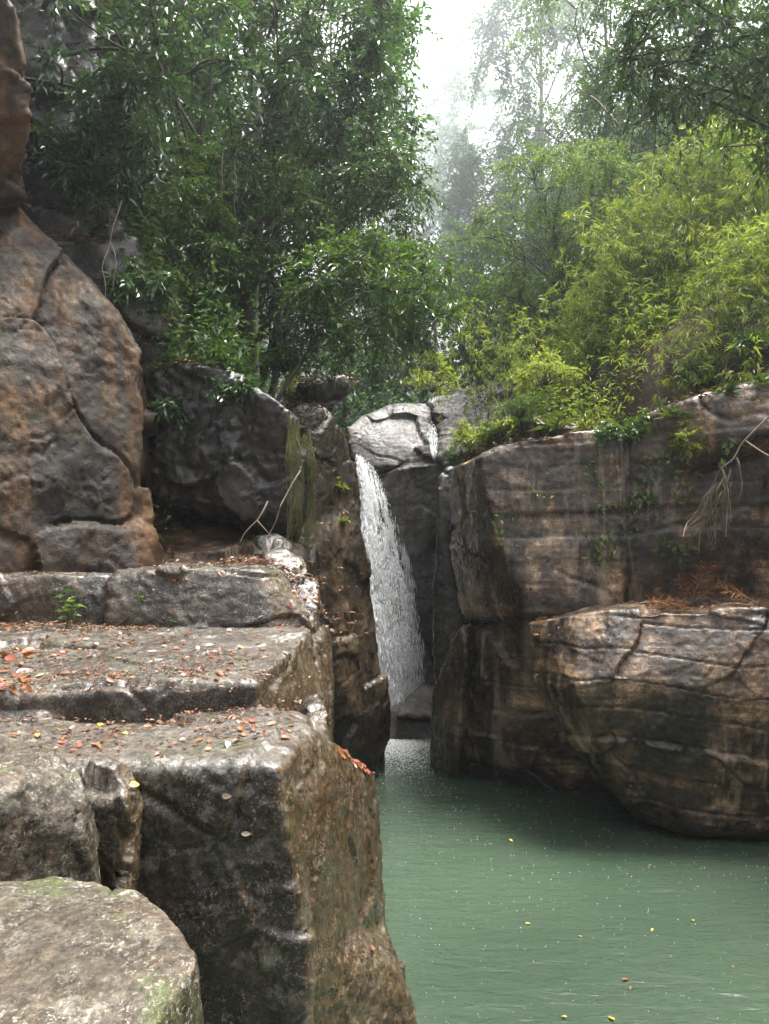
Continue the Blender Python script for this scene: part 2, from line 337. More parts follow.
# ---- waterfall rocks
rock('capstone', [dict(p=[(344,428,23),(360,414,23.4),(392,404,24),(430,404,24),(434,440,23.2),(424,456,22.6),(392,468,22.3),(362,472,22.3),(350,458,22.5)], push=(0,3,0))],
     M_fall, 'smooth pale capstone wedged at the top of the waterfall', 'boulder', vox=.07, amp=.07, fs=(.6,.6,1.2), rough=.02, crack=.02, seed=71, smooth=5)
rock('rock_wall', [
      dict(p=[(330,476,24),(372,470,23.2),(400,462,22.6),(436,452,22),(446,440,22),(450,560,22),(450,620,22.8),(446,760,23),(330,760,23.5)], push=(0,3,0), low=-1),
      dict(p=[(376,478,22.6),(404,466,22),(440,460,21.6),(442,520,21.5),(425,560,21.8),(395,545,22.2),(376,510,22.4)], push=(0,1,0)),
      dict(p=[(430,402,24),(470,385,24),(520,385,23),(520,460,20),(448,470,21)], push=(0,3,-.2), low=5)],
     M_fall, 'pale ledged rock wall behind and beside the falling water', 'rock wall', vox=.075, amp=.14, fs=(.7,.7,1.3), rough=.03, crack=.04, strata=.05, seed=74, smooth=2)
rock('boulder', [dict(p=[(397,716,19.3),(408,698,19.8),(424,684,20.2),(440,686,20.2),(440,718,19.1),(428,718,19.0)], push=(0,.6,-.15)),],
     M_fall, 'pale slab of rock at the foot of the waterfall', 'boulder', vox=.045, amp=.04, rough=.015, seed=77, smooth=2)
rock('boulder', [dict(p=[(384,728,19.6),(392,712,19.8),(404,708,19.8),(420,722,19.4),(440,716,19.4),(440,742,19.2),(390,742,19.3)], push=(0,1.2,0), low=-1)],
     M_fall, 'wet boulder at the water line under the pale slab, below the waterfall', 'boulder', vox=.045, amp=.05, rough=.015, seed=78, smooth=2)
# ---- right cliff
rock('rock_pillar', [dict(p=[(437,476,18.6),(446,466,18.8),(470,470,18.8),(470,680,18),(450,700,18),(436,672,18.2),(434,600,18.4),(436,540,18.5)], push=(1,2.5,0), low=-1)],
     M_dark, 'narrow shaded sliver of rock along the left edge of the right cliff', 'rock pillar', vox=.06, amp=.06, fs=(.6,.6,.5), rough=.02, seed=81, smooth=2)
rock('rock_cliff', [
      dict(p=[(447,470,17.3),(476,456,15.0),(492,530,14.75),(532,612,14.4),(500,440,15.0),(560,432,14.6),(610,430,14.5),(640,450,14.6),(625,612,14.3),(463,622,17.0),(450,560,17.3)], push=(1.2,5,.2)),
      dict(p=[(590,440,14.75),(660,430,14.5),(760,400,14.2),(1000,330,13.4),(1000,610,13.8),(700,608,14.8),(600,612,14.55)], push=(1.5,5,.5)),
      dict(p=[(640,418,14.6),(700,398,14.0),(780,372,13.6),(1000,300,12.8),(1000,380,12.6),(800,420,13.2),(740,440,13.6),(690,470,14.2),(655,470,14.6)], push=(1.5,5,.3)),
      dict(p=[(600,424,15.6),(520,418,16.2),(455,448,17.5),(450,462,17.2),(640,440,15)], push=(1.5,5,.4))],
     M_right, 'flat faced upper wall of the right cliff with plants on top', 'cliff', vox=.055, amp=.06, fs=(.45,.45,.5), big=.12, rough=.02, crack=.035, strata=.03, sfreq=2.4, seed=84, smooth=1)
rock('rock_cliff', [
      dict(p=[(524,622,14.0),(575,614,13.3),(640,612,12.9),(900,602,12.3),(528,680,13.7),(575,690,12.7),(620,680,12.5),(760,700,12.2),(900,700,12.0),(560,735,13.6),(600,780,13.4),(640,822,13.15),(700,838,12.8),(780,840,12.7),(900,842,12.6)], push=(1.5,4,0)),
      dict(p=[(560,614,13.7),(640,608,13.6),(900,600,13.4),(900,640,13),(560,640,13.7)], push=(1.0,3,0)),
      dict(p=[(464,624,16.4),(530,612,14.9),(540,690,15.0),(570,760,15.6),(640,800,15.4),(575,792,15.75),(480,780,16.4),(455,780,16.6),(444,700,16.9),(450,650,16.8)], push=(1.5,4,0), low=-1)],
     M_right, 'lower bulging half of the right cliff, undercut at the water line', 'cliff', vox=.046, amp=.10, fs=(.5,.5,.9), big=.12, rough=.02, crack=.04, strata=.085, sfreq=2.1, seed=93, smooth=1)
rock('rock_block', [dict(p=[(463,627,15.9),(446,650,16.4),(433,690,16.9),(429,735,17.0),(434,768,17.0),(452,778,16.2),(456,700,16.0),(466,650,15.8)], push=(1,2,0), low=-1)],
     M_pill, 'grey rounded flake of rock at the left foot of the right cliff', 'rock', vox=.05, amp=.06, fs=(.8,.8,.8), rough=.02, seed=97, smooth=2)
# ------------------------------------------------------------------ terrain (one sheet), riverbed, pool
def terrain_z(x, y):
    # valley floor line
    up = smoothstep(21, 27, y)
    floor = -2.2 + up*8.2 + np.clip(y-29, 0, 400)*.34
    # gorge / valley centre and half widths
    cl = -.9 - 3.6*(1-smoothstep(8, 17, y)) + 0*y
    left_edge = np.where(y > 14, -1.6, -5.2-0*y) - 1.2*smoothstep(20, 40, y)
    left_edge = -5.4 + 3.0*smoothstep(11, 16, y) - 1.5*smoothstep(22, 45, y)
    right_edge = 7.0 - 3.2*smoothstep(13, 17.5, y) + 1.0*smoothstep(25, 50, y)
    lz = 3.4 + smoothstep(-.2, 1.6, left_edge-x)*3.6 + np.clip(left_edge-1.6-x, 0, 60)*.95 + np.clip(y-14.5, 0, 20)*.72*smoothstep(.8, 3, left_edge-x)
    lz = lz + smoothstep(20, 26, y)*0
    rz = 6.7 + np.clip(x-right_edge, 0, 60)*.62 + np.clip(y-19, 0, 22)*.55*smoothstep(.5, 3, x-right_edge)
    inl = smoothstep(-.1, .6, left_edge-x); inr = smoothstep(-.4, .5, x-right_edge)
    z = floor*(1-inl)*(1-inr) + lz*inl*(1-inr) + rz*inr
    near = 1-smoothstep(-14, -2, y)  # unseen valley walls behind the camera, added to block low sky light
    z = z*(1-near) + near*np.minimum(np.maximum(np.clip(np.abs(x)-8, 0, 30)*1.2, np.clip(-y-20, 0, 40)*.8)-1.5, 18)
    return z
nx = 150
gx = np.sinh(np.linspace(-1, 1, 241)*3.6)/np.sinh(3.6)*240
gy = np.concatenate([np.linspace(-240, -14, 24)[:-1], np.linspace(-14, 60, 170)[:-1], np.linspace(60, 420, 50)])
GX, GY = np.meshgrid(gx, gy); GZ = terrain_z(GX, GY)
P3 = np.stack([GX.ravel(), GY.ravel(), GZ.ravel()], 1)
dist = np.clip(np.abs(P3[:,0])/5, 0, 1)
P3[:,2] += dist*(.5*fbm(P3*np.array([.4,.4,0]), 4, 3) + 2.0*fbm(P3*np.array([.06,.06,0]), 2, 8))
far = smoothstep(60, 110, np.hypot(P3[:,0], P3[:,1]-20))
P3[:,2] = P3[:,2]*(1-far) + far*np.minimum(P3[:,2], 34+6*fbm(P3*np.array([.02,.02,0]), 3, 9))
ny_, nx_ = GX.shape
ii = (np.arange(ny_-1)[:,None]*nx_+np.arange(nx_-1)[None,:]).ravel()
t = NT('forest_floor_soil'); tc = t.n('ShaderNodeTexCoord'); co = tc.outputs['Object']
a = t.noise(co, .8, 8, .7, .3); b_ = t.noise(co, 14, 6, .7)
c = t.ramp(a, [(.35, (.03,.022,.012)), (.5, (.07,.045,.025)), (.65, (.04,.05,.018))])
c = t.mix(.7, c, t.ramp(b_, [(.3, .4), (.7, 1.6)]), 'MULTIPLY')
bs = t.n('ShaderNodeBsdfPrincipled', i_Roughness=.85); t.l(c, bs.inputs['Base Color'])
bp = t.n('ShaderNodeBump', i_Strength=.6, i_Distance=.3); t.l(b_, bp.inputs['Height']); t.l(bp.outputs[0], bs.inputs['Normal']); t.l(bs.outputs[0], t.out.inputs[0])
M_soil = t.m
ground = link('ground', mesh_np('ground', P3, np.stack([ii, ii+1, ii+nx_+1, ii+nx_], 1)), M_soil); tag(ground, kind='structure')
TB = BVHTree.FromPolygons([tuple(v) for v in P3], [tuple(f) for f in np.stack([ii, ii+1, ii+nx_+1, ii+nx_], 1).tolist()])
def gz(x, y):
    h = TB.ray_cast(Vector((x, y, 300)), Vector((0, 0, -1)))
    return h[0].z if h[0] else 0
# pool
t = NT('murky_green_water'); tc = t.n('ShaderNodeTexCoord'); co = tc.outputs['Object']
bs = t.n('ShaderNodeBsdfPrincipled', i_IOR=1.33)
bs.inputs['Roughness'].default_value = .10
cn = t.noise(co, .25, 3, .5)
t.l(t.ramp(cn, [(.3, (.031,.050,.032)), (.7, (.043,.065,.043))]), bs.inputs['Base Color'])
w1 = t.noise(t.mapping(co, (1.0,2.6,1)), 2.4, 4, .6, .5); w2 = t.noise(t.mapping(co, (1,2.2,1)), 11, 4, .6, .3)
h = t.math('ADD', t.math('MULTIPLY', w1, .06), t.math('MULTIPLY', w2, .012))
bp = t.n('ShaderNodeBump', i_Strength=.5, i_Distance=1.0); t.l(h, bp.inputs['Height']); t.l(bp.outputs[0], bs.inputs['Normal']); t.l(bs.outputs[0], t.out.inputs[0])
M_water = t.m
X = np.linspace(-7, 14, 260); Y = np.linspace(-13, 24, 460); XX, YY = np.meshgrid(X, Y)
Q = np.stack([XX.ravel(), YY.ravel(), np.zeros(XX.size)], 1)
Q[:,2] = .010*fbm(Q*np.array([1.2,3.2,1]), 3, 40) + .03*smoothstep(16, 20, Q[:,1])*fbm(Q*np.array([2.5,3.5,1]), 3, 44)
jj = (np.arange(len(Y)-1)[:,None]*len(X)+np.arange(len(X)-1)[None,:]).ravel()
pool = link('water', mesh_np('water', Q, np.stack([jj, jj+1, jj+len(X)+1, jj+len(X)], 1)), M_water); tag(pool, kind='structure')
# ------------------------------------------------------------------ light
SUN_EL, SUN_AZ = R(71), R(62)     # azimuth measured clockwise from +Y
SD = Vector((math.sin(SUN_AZ)*math.cos(SUN_EL), math.cos(SUN_AZ)*math.cos(SUN_EL), math.sin(SUN_EL)))
w = bpy.data.worlds.new('World'); S.world = w; w.use_nodes = True; nt = w.node_tree
bg = nt.nodes['Background']; sky = nt.nodes.new('ShaderNodeTexSky'); sky.sky_type = 'NISHITA'; sky.sun_disc = False
sky.sun_elevation = SUN_EL; sky.sun_rotation = SUN_AZ; sky.air_density = 1.0; sky.dust_density = 8.0; sky.ozone_density = 1.0
hs = nt.nodes.new('ShaderNodeHueSaturation'); hs.inputs['Saturation'].default_value = .2
nt.links.new(sky.outputs[0], hs.inputs['Color']); nt.links.new(hs.outputs[0], bg.inputs[0]); bg.inputs[1].default_value = .15
sl = bpy.data.lights.new('sun', 'SUN'); so = bpy.data.objects.new('sun', sl); COL.objects.link(so)
sl.energy = 2.8; sl.angle = R(20); sl.color = (1, .96, .9)
so.rotation_euler = SD.to_track_quat('Z', 'Y').to_euler(); so.location = (0, 0, 60)
S.view_settings.view_transform = 'Standard'; S.view_settings.look = 'None'; S.view_settings.gamma = 1; S.view_settings.use_curve_mapping = False
S.view_settings.exposure = 1.9
S.render.engine = 'CYCLES'
# ------------------------------------------------------------------ foliage materials
def leaf_mat(name, c1, c2, c3, trans=.35, gloss=.35, spec=.5):
    t = NT(name); at_ = t.n('ShaderNodeAttribute', attribute_name='var'); tc = t.n('ShaderNodeTexCoord')
    col = t.ramp(at_.outputs['Fac'], [(0.0, c1), (.5, c2), (1.0, c3)])
    b = t.n('ShaderNodeBsdfPrincipled', i_Roughness=gloss); b.inputs['Specular IOR Level'].default_value = spec
    t.l(col, b.inputs['Base Color'])
    tr = t.n('ShaderNodeBsdfTranslucent'); t.l(t.mix(1.0, col, (1.5, 1.6, .75), 'MULTIPLY'), tr.inputs[0])
    mx = t.n('ShaderNodeMixShader'); mx.inputs[0].default_value = trans
    t.l(b.outputs[0], mx.inputs[1]); t.l(tr.outputs[0], mx.inputs[2]); t.l(mx.outputs[0], t.out.inputs[0])
    return t.m
def plain_mat(name, c1, c2, scale=6, rough=.8, spec=.3, bump=.3):
    t = NT(name); tc = t.n('ShaderNodeTexCoord'); n = t.noise(t.mapping(tc.outputs['Object'], (1,1,.35)), scale, 6, .7)
    b = t.n('ShaderNodeBsdfPrincipled', i_Roughness=rough); b.inputs['Specular IOR Level'].default_value = spec
    t.l(t.ramp(n, [(.35, c1), (.65, c2)]), b.inputs['Base Color'])
    bp = t.n('ShaderNodeBump', i_Strength=bump, i_Distance=.05); t.l(n, bp.inputs['Height']); t.l(bp.outputs[0], b.inputs['Normal'])
    t.l(b.outputs[0], t.out.inputs[0]); return t.m
L_dark  = leaf_mat('dark_glossy_leaves', (.018,.044,.018), (.038,.082,.026), (.075,.13,.04), .25, .28, .7)
L_mid   = leaf_mat('mid_green_leaves', (.026,.062,.016), (.048,.10,.022), (.11,.17,.035), .35, .35)
L_light = leaf_mat('yellow_green_leaves', (.06,.10,.018), (.13,.17,.032), (.29,.30,.07), .45, .45)
L_feath = leaf_mat('pale_green_leaves', (.04,.085,.022), (.08,.14,.032), (.18,.24,.06), .4, .5)
L_far   = leaf_mat('dull_green_leaves', (.025,.065,.02), (.05,.11,.03), (.10,.17,.05), .3, .6)
L_dead  = leaf_mat('dead_leaves', (.10,.035,.015), (.22,.085,.03), (.38,.20,.07), .15, .4)
L_brown = leaf_mat('brown_leaf_litter', (.05,.025,.014), (.12,.055,.028), (.26,.13,.06), .1, .5)
L_yel   = leaf_mat('yellow_leaf', (.35,.25,.03), (.45,.34,.05), (.5,.42,.1), .15, .4)
L_or    = leaf_mat('orange_leaf', (.17,.06,.02), (.24,.09,.028), (.34,.15,.05), .15, .4)
L_red   = leaf_mat('reddish_leaf', (.13,.035,.02), (.18,.05,.028), (.24,.08,.04), .15, .4)
L_pale  = leaf_mat('pale_dry_leaf', (.35,.27,.2), (.42,.34,.26), (.5,.42,.33), .1, .5)
M_bark  = plain_mat('dark_bark', (.03,.024,.018), (.075,.06,.045))
M_barkp = plain_mat('pale_bark', (.14,.12,.10), (.26,.24,.2))
M_culm  = plain_mat('green_stem', (.05,.08,.02), (.12,.14,.04))
M_root  = plain_mat('pale_root', (.13,.10,.075), (.25,.2,.15))
rng = np.random.default_rng(7)
def unit(v): return v/np.maximum(np.linalg.norm(v, axis=-1, keepdims=True), 1e-9)
class Leaves:
    def __init__(s): s.V = []; s.F = []; s.A = []; s.n = 0
    def add(s, P, D, L, W, var, curl=.15, fold=.18, up=None):
        n = len(P)
        if n == 0: return
        D = unit(D); U = up if up is not None else unit(rng.normal(0, .55, (n,3))+np.array([0,0,1.]))
        sd = unit(np.cross(D, U)); Nn = np.cross(sd, D)
        L = np.broadcast_to(L, n)[:,None]; W = np.broadcast_to(W, n)[:,None]
        a = P; m1 = P+D*L*.42+sd*W*.5+Nn*W*fold; m2 = P+D*L*.42-sd*W*.5+Nn*W*fold; tip = P+D*L-Nn*L*curl
        V = np.stack([a, m1, tip, m2], 1).reshape(-1,3)
        i = (np.arange(n)*4+s.n)[:,None]
        s.V.append(V); s.F.append(np.concatenate([i+np.array([0,1,2]), i+np.array([0,2,3])], 0)); s.A.append(np.repeat(var, 4)); s.n += 4*n
class Tubes:
    def __init__(s, sides=5): s.V = []; s.F = []; s.n = 0; s.k = sides
    def add(s, pts, rad):
        pts = np.asarray(pts, float); rad = np.asarray(rad, float); n = len(pts); k = s.k
        T = unit(np.gradient(pts, axis=0)); ref = np.where(np.abs(T[:,2:3]) > .9, np.array([[1.,0,0]]), np.array([[0,0,1.]]))
        A = unit(np.cross(T, ref)); B = np.cross(T, A)
        th = np.arange(k)*2*math.pi/k
        V = pts[:,None]+rad[:,None,None]*(A[:,None]*np.cos(th)[None,:,None]+B[:,None]*np.sin(th)[None,:,None])
        s.V.append(V.reshape(-1,3)); i = (np.arange(n-1)[:,None]*k+np.arange(k)[None,:]); j = (np.arange(n-1)[:,None]*k+(np.arange(k)[None,:]+1)%k)
        s.F.append(np.stack([i, j, j+k, i+k], -1).reshape(-1,4)+s.n); s.n += n*k
    def mesh(s, name, o=(0,0,0)): return mesh_np(name, np.concatenate(s.V)-np.array(o), np.concatenate(s.F))
def curve(a, b, n, bend, sag=0):
    t = np.linspace(0, 1, n)[:,None]; a = np.asarray(a, float); b = np.asarray(b, float)
    p = a+(b-a)*t + np.sin(t*math.pi)*np.asarray(bend)[None] ; p[:,2] -= (t[:,0]**2)*sag
    w = np.linalg.norm(b-a)*.025*np.sin(t*math.pi)
    return p + w*np.stack([vnoise(np.stack([t[:,0]*5+q, t[:,0]*0+bend[0]*9, t[:,0]*0+a[0]], 1), 3) for q in (0, 31, 77)], 1)
def foliage(lv, tb, C, nt, tl, nl, L, W, droop, kind='broad', var0=.5, twr=.006):
    """leafy twigs around a cluster centre"""
    C = np.asarray(C)
    D = unit(rng.normal(0, 1, (nt,3))+np.array([0,0,.15])); ln = tl*rng.uniform(.6, 1.25, nt)
    t = (np.arange(nl)+.6)/nl
    if kind == 'fan':   # hanging fans of narrow leaves at the twig ends
        E = C+D*ln[:,None]; E[:,2] -= droop*ln
        P = np.repeat(E, nl, 0)+rng.normal(0, .03, (nt*nl,3))
        az = rng.uniform(0, 2*math.pi, nt*nl)
        dd = np.repeat(D, nl, 0)*.6+np.stack([np.cos(az)*.55, np.sin(az)*.55, rng.uniform(-1.1, -.1, nt*nl)], 1)
    else:
        P = C+D[:,None]*ln[:,None,None]*t[None,:,None]; P[:,:,2] -= droop*ln[:,None]*t[None]**2
        P = P.reshape(-1,3)
        sgn = np.tile(np.where(np.arange(nl)%2, 1., -1.), nt)
        sd = unit(np.cross(D, np.array([0,0,1.])+rng.normal(0, .5, (nt,3))))
        dd = np.repeat(D, nl, 0)*.75+np.repeat(sd, nl, 0)*sgn[:,None]*.8+rng.normal(0, .28, (nt*nl,3)); dd[:,2] -= droop*.9
    n = len(P)
    lv.add(P, dd, L*rng.uniform(.6, 1.2, n), W*rng.uniform(.7, 1.2, n), np.clip(var0+rng.normal(0, .2, n), 0, 1))
    if tb is not None:
        for i in range(nt):
            q = C+D[i]*ln[i]*np.array([0,.5,1])[:,None]; q[:,2] -= droop*ln[i]*np.array([0,.25,1])
            tb.add(q, [twr, twr*.7, twr*.3])
def finish(name, base, lv, tb, lm, bm, parts=('trunk', 'crown'), label=None, cat='tree', group=None, twigs=None):
    root = empty(name, base); tag(root, label, cat, group); b = np.array(base)
    if tb is not None and tb.V: link(parts[0], tb.mesh(parts[0], b), bm, root)
    if lv.V: link(parts[1], mesh_np(parts[1], np.concatenate(lv.V)-b, np.concatenate(lv.F), False, np.concatenate(lv.A)), lm, root)
    return root
def tree(label, crown, rad, base=None, ncl=60, tl=.55, nt=9, nl=10, L=.12, W=.045, droop=.3, lm=None, bm=None, tr=.10,
         kind='broad', name='tree', cat='tree', group=None, bend=(0,0,0), gap=.0, shell=.5, twig=True, basez=None, lo=.25, cone=0):
    C = np.array(at(*crown)); rad = np.array(rad, float)
    if base is None: base = (crown[0], crown[2])
    bx = (base[0]-CX)/F*base[1]; B = np.array([bx, base[1], (gz(bx, base[1])-.15) if basez is None else basez])
    if basez is None and B[1] < 34 and B[2] < 6.3:      # keep trunks out of the gorge: step back onto the slope
        sx = -.25 if B[0] < .9 else .25
        for _ in range(60):
            B[0] += sx; B[2] = gz(B[0], B[1])-.15
            if B[2] > 6.3: break
    lv = Leaves(); tb = Tubes(6); tw = Tubes(3)
    top = C+np.array([0,0,rad[2]*.55])
    tp = curve(B, top, 12, bend); H = np.linalg.norm(top-B)
    tb.add(tp, tr*(1-np.linspace(0, 1, 12)**1.3*.85)*np.where(np.arange(12)==0, 1.35, 1))
    k = 0; tries = 0; LP = list(tp[6:])
    while k < ncl and tries < ncl*12:
        tries += 1
        d = unit(rng.normal(0, 1, 3)); r = rng.uniform(shell, 1)**.6
        q = d*r
        if gap and vnoise((np.array([q])*2.2+C*.37), 5)[0] < gap-.45: continue
        if q[2] < -lo-.55: continue
        c = C+q*rad; k += 1
        main = k <= 9
        if main:
            ti = int(np.clip(4+7*(c[2]-C[2]+rad[2])/(2*rad[2])-2+rng.uniform(-1, 1), 3, 10)); s = tp[ti]
            r0 = tr*(.42-.02*ti)
        else:
            dd_ = np.linalg.norm(np.array(LP)-c, axis=1)+np.where(np.array(LP)[:,2] > c[2]+.1, .5, 0); s = LP[int(dd_.argmin())]; r0 = tr*.11
        d_ = np.linalg.norm(c-s)
        lc = curve(s, c, 7, rng.normal(0, .09, 3)*d_+np.array([0,0,.10*d_]))
        tb.add(lc, r0*np.linspace(1, .3, 7)+.003)
        if main: LP += list(lc[2:])
        elif k % 3 == 0: LP += list(lc[3:5])
        foliage(lv, tw if twig else None, c, nt, tl, nl, L, W, droop, kind, .5+.25*q[2])
    if tw.V: tb.V += [v for v in tw.V]; 
    if tw.V:
        off = tb.n
        # twigs use triangles-sided tubes: keep them quads
        tb.F += [f+off for f in tw.F]; tb.n += tw.n
    return finish(name, tuple(B), lv, tb, lm, bm or M_bark, label=label, cat=cat, group=group)
# ------------------------------------------------------------------ surfaces to stand plants on
def rock_bvh(obs):
    V = []; Fc = []; n = 0
    for o in obs:
        me = o.data; v, _ = mesh_arrays(me); v = v+np.array(o.location)
        f = np.empty(len(me.loops), np.int32); me.loops.foreach_get('vertex_index', f)
        tot = np.empty(len(me.polygons), np.int32); me.polygons.foreach_get('loop_total', tot)
        if (tot == 4).all(): f = f.reshape(-1,4)
        else: f = np.array([p.vertices[:3] for p in me.polygons])
        V.append(v); Fc += (f+n).tolist(); n += len(v)
    return BVHTree.FromPolygons(np.concatenate(V).tolist(), Fc)
BV = rock_bvh(ROCKS)
def hit(px, py):
    o = Vector((0,0,HC)); d = (at(px, py, 10)-o).normalized()
    h = BV.ray_cast(o, d); g = TB.ray_cast(o, d)
    if h[0] is None or (g[0] is not None and g[3] < h[3]): h = g
    if h[0] is None or h[0].y > 26: h = (at(px, py, 15.5), Vector((0,0,1)), 0, 15.5)
    return h
# ------------------------------------------------------------------ trees: left side
GL = 'trees on the left slope'; GR = 'trees on the right slope'; GB = 'hazy trees behind the waterfall'
def T(label, crown, rad, base, ncl, lm, **k): return tree(label, crown, rad, base, ncl, lm=lm, **k)
T('dark leaved tree hanging over the rust brown cliff in the top left corner', (70,30,12.4), (2.5,1.4,1.7), (-120,13.5), 85, L_dark, L=.16, W=.06, droop=.5, group=GL, tr=.14)
T('dark glossy tree rising above the overhanging rock block, left of centre', (215,60,15), (2.5,1.8,2.6), (190,15.5), 100, L_dark, L=.15, W=.06, droop=.4, group=GL, tr=.12)
T('tall dark tree whose right side stands out against the white sky', (332,50,16), (1.45,1.6,2.9), (290,16.5), 85, L_dark, L=.15, W=.06, droop=.5, group=GL, tr=.10, gap=.33)
T('dark tree with drooping leaves directly left of the sky gap', (374,225,15), (1.05,1.1,1.7), (318,15.6), 60, L_dark, L=.13, W=.045, droop=.6, group=GL, tr=.06, gap=.32)
T('slender leaning tree at the edge of the dark rock block, leaves reaching over the waterfall', (370,298,13.8), (1.45,.9,1.05), (262,13.4), 62, L_mid, L=.13, W=.045, droop=.45, group=GL, tr=.045, bend=(-.1,0,0), basez=6.25)
T('mid green bushy tree in front of the tall dark trees of the left slope', (250,210,14.8), (1.5,1.1,1.5), (235,15), 55, L_mid, L=.12, W=.045, droop=.4, group=GL, tr=.06)
T('thin green tree growing on the ledge above the overhanging block', (180,250,13.9), (1.0,.8,1.3), (185,14.2), 40, L_mid, L=.12, W=.045, droop=.4, group=GL, tr=.045)
T('broad leaved tree with pale shining leaves against the black hollow', (110,150,12.6), (.95,.6,1.0), (150,13.6), 32, L_dark, L=.17, W=.055, droop=.5, group=GL, tr=.04)
for lb, c, r, b, n in [
    ('background tree filling the top left behind the overhanging tree', (40,80,19), (4,2.5,4.5), (60,21), 70),
    ('background tree behind the dark glossy tree, left of centre', (165,150,20), (3.6,2.5,4.5), (170,21), 80),
    ('background tree with a thin pale trunk near the top of the left slope', (262,60,21), (3.3,2.5,5.0), (243,22), 80),
    ('background tree low behind the slender leaning tree', (320,250,19.5), (2.2,2.0,3.0), (325,20), 60),
    ('tall background tree at the left edge of the sky gap', (350,90,24), (2.0,2,5.5), (330,24), 60),
    ('tall tree on the skyline of the left slope', (200,-20,27), (5,3,6), (200,28), 70),
    ('tall tree on the skyline above the top left corner', (60,-60,26), (5,3,6), (60,27), 60)]:
    T(lb, c, r, b, n, L_far if c[2] > 20.5 else L_dark, L=.22, W=.11, tl=.8, nt=11, nl=10, droop=.4, group=GL, tr=.12, twig=False, bm=M_barkp if 'pale trunk' in lb else M_bark)
# centre, far
for lb, c, r, b, n in [
    ('hazy tree at the left foot of the sky gap', (388,170,40), (2.6,3,4.5), (385,40), 60),
    ('hazy tree whose round top closes the bottom of the sky gap', (425,185,48), (3.6,3,5.0), (425,48), 75),
    ('hazy tree right of the bottom of the sky gap', (468,160,44), (3.0,3,5.0), (470,44), 70),
    ('hazy bushy tree low behind the slender leaning tree and left of the bare trunk', (372,330,33), (2.6,2,3.2), (372,33), 60),
    ('hazy bushy tree just above the lip of the waterfall', (425,320,33), (2.6,2,3.2), (428,34), 60),
    ('hazy bushy tree above the left corner of the right cliff', (480,300,31), (2.6,2,2.8), (482,31), 60),
    ('low hazy tree down in the gap between the pillar and the capstone', (345,400,30), (2.2,2,2.4), (340,31), 45),
    ('thin hazy tree between the sky gap and the feathery tree', (500,225,35), (2.8,2,4.0), (505,35), 90),
    ('very tall hazy tree on the right edge of the sky gap', (540,60,36), (2.8,3,5.6), (548,36), 110),
    ('far pale tree top on the ridge under the sky gap', (440,240,62), (6,3,6), (445,62), 70),
    ('far pale tree on the ridge behind the left trees', (350,180,60), (6,3,7), (350,60), 60),
    ('far pale tree on the ridge behind the right trees', (560,150,60), (8,3,8), (560,60), 80)]:
    T(lb, c, r, b, n, L_far, L=.26, W=.12, tl=.85 if c[2] < 50 else 1.3, nt=9, nl=8, droop=.35, group=GB, tr=.13, twig=False, gap=.15, bm=M_barkp)
# right side
for lb, c, r, b, n, m in [
    ('tall pale green tree near the top, right of the sky gap', (610,30,30), (3.6,3,4.6), (605,31), 120, L_feath),
    ('tall dull green tree near the top, behind the overhanging branch', (690,40,28), (3.6,3,4.4), (690,29), 110, L_far),
    ('tall tree in the top right corner behind the overhanging branch', (775,20,25), (3.8,3,4.2), (775,26), 95, L_far),
    ('mid height tree filling the slope behind the feathery tree', (590,180,30), (3.2,2.5,3.2), (595,31), 75, L_feath),
    ('mid height tree on the slope behind the bamboo, right of centre', (675,150,26), (3.2,2.5,3.0), (680,26), 80, L_far),
    ('mid height tree at the right edge behind the bamboo', (765,130,24), (3.0,2.5,3.2), (770,24), 75, L_far),
    ('low tree in shade at the foot of the feathery tree', (520,330,27), (2.6,2,2.0), (520,27), 60, L_mid)]:
    T(lb, c, r, b, n, m, L=.2, W=.08, tl=.8, nt=9, nl=9, droop=.4, group=GR, tr=.12, twig=False, gap=.1)
T('feathery light green tree with a dark leaning trunk above the right cliff', (535,235,23), (2.3,1.8,2.7), (575,22), 120, L_feath, L=.12, W=.035, tl=.6, nt=9, nl=12, droop=.55, group=GR, tr=.11, bend=(.35,0,0), gap=.25)
T('feathery tree behind the bamboo with hanging pale green sprays', (610,215,22), (1.9,1.6,2.0), (620,22), 90, L_feath, L=.12, W=.035, tl=.6, nt=9, nl=12, droop=.6, group=GR, tr=.08, gap=.2)
# overhanging branch of a tree whose trunk stands outside the picture
T('dark leafy branches of a tree reaching in over the top right corner', (700,40,9.8), (1.35,.9,.75), (1050,11.5), 62, L_dark, L=.12, W=.045, tl=.42, droop=.6, nt=7, nl=9, group=GR, tr=.09, gap=.15)
T('dark branch hanging lower at the right edge below the overhanging tree', (762,120,10.4), (.55,.6,.75), (1060,12), 22, L_mid, L=.12, W=.045, tl=.42, droop=.6, nt=7, nl=9, group=GR, tr=.05)
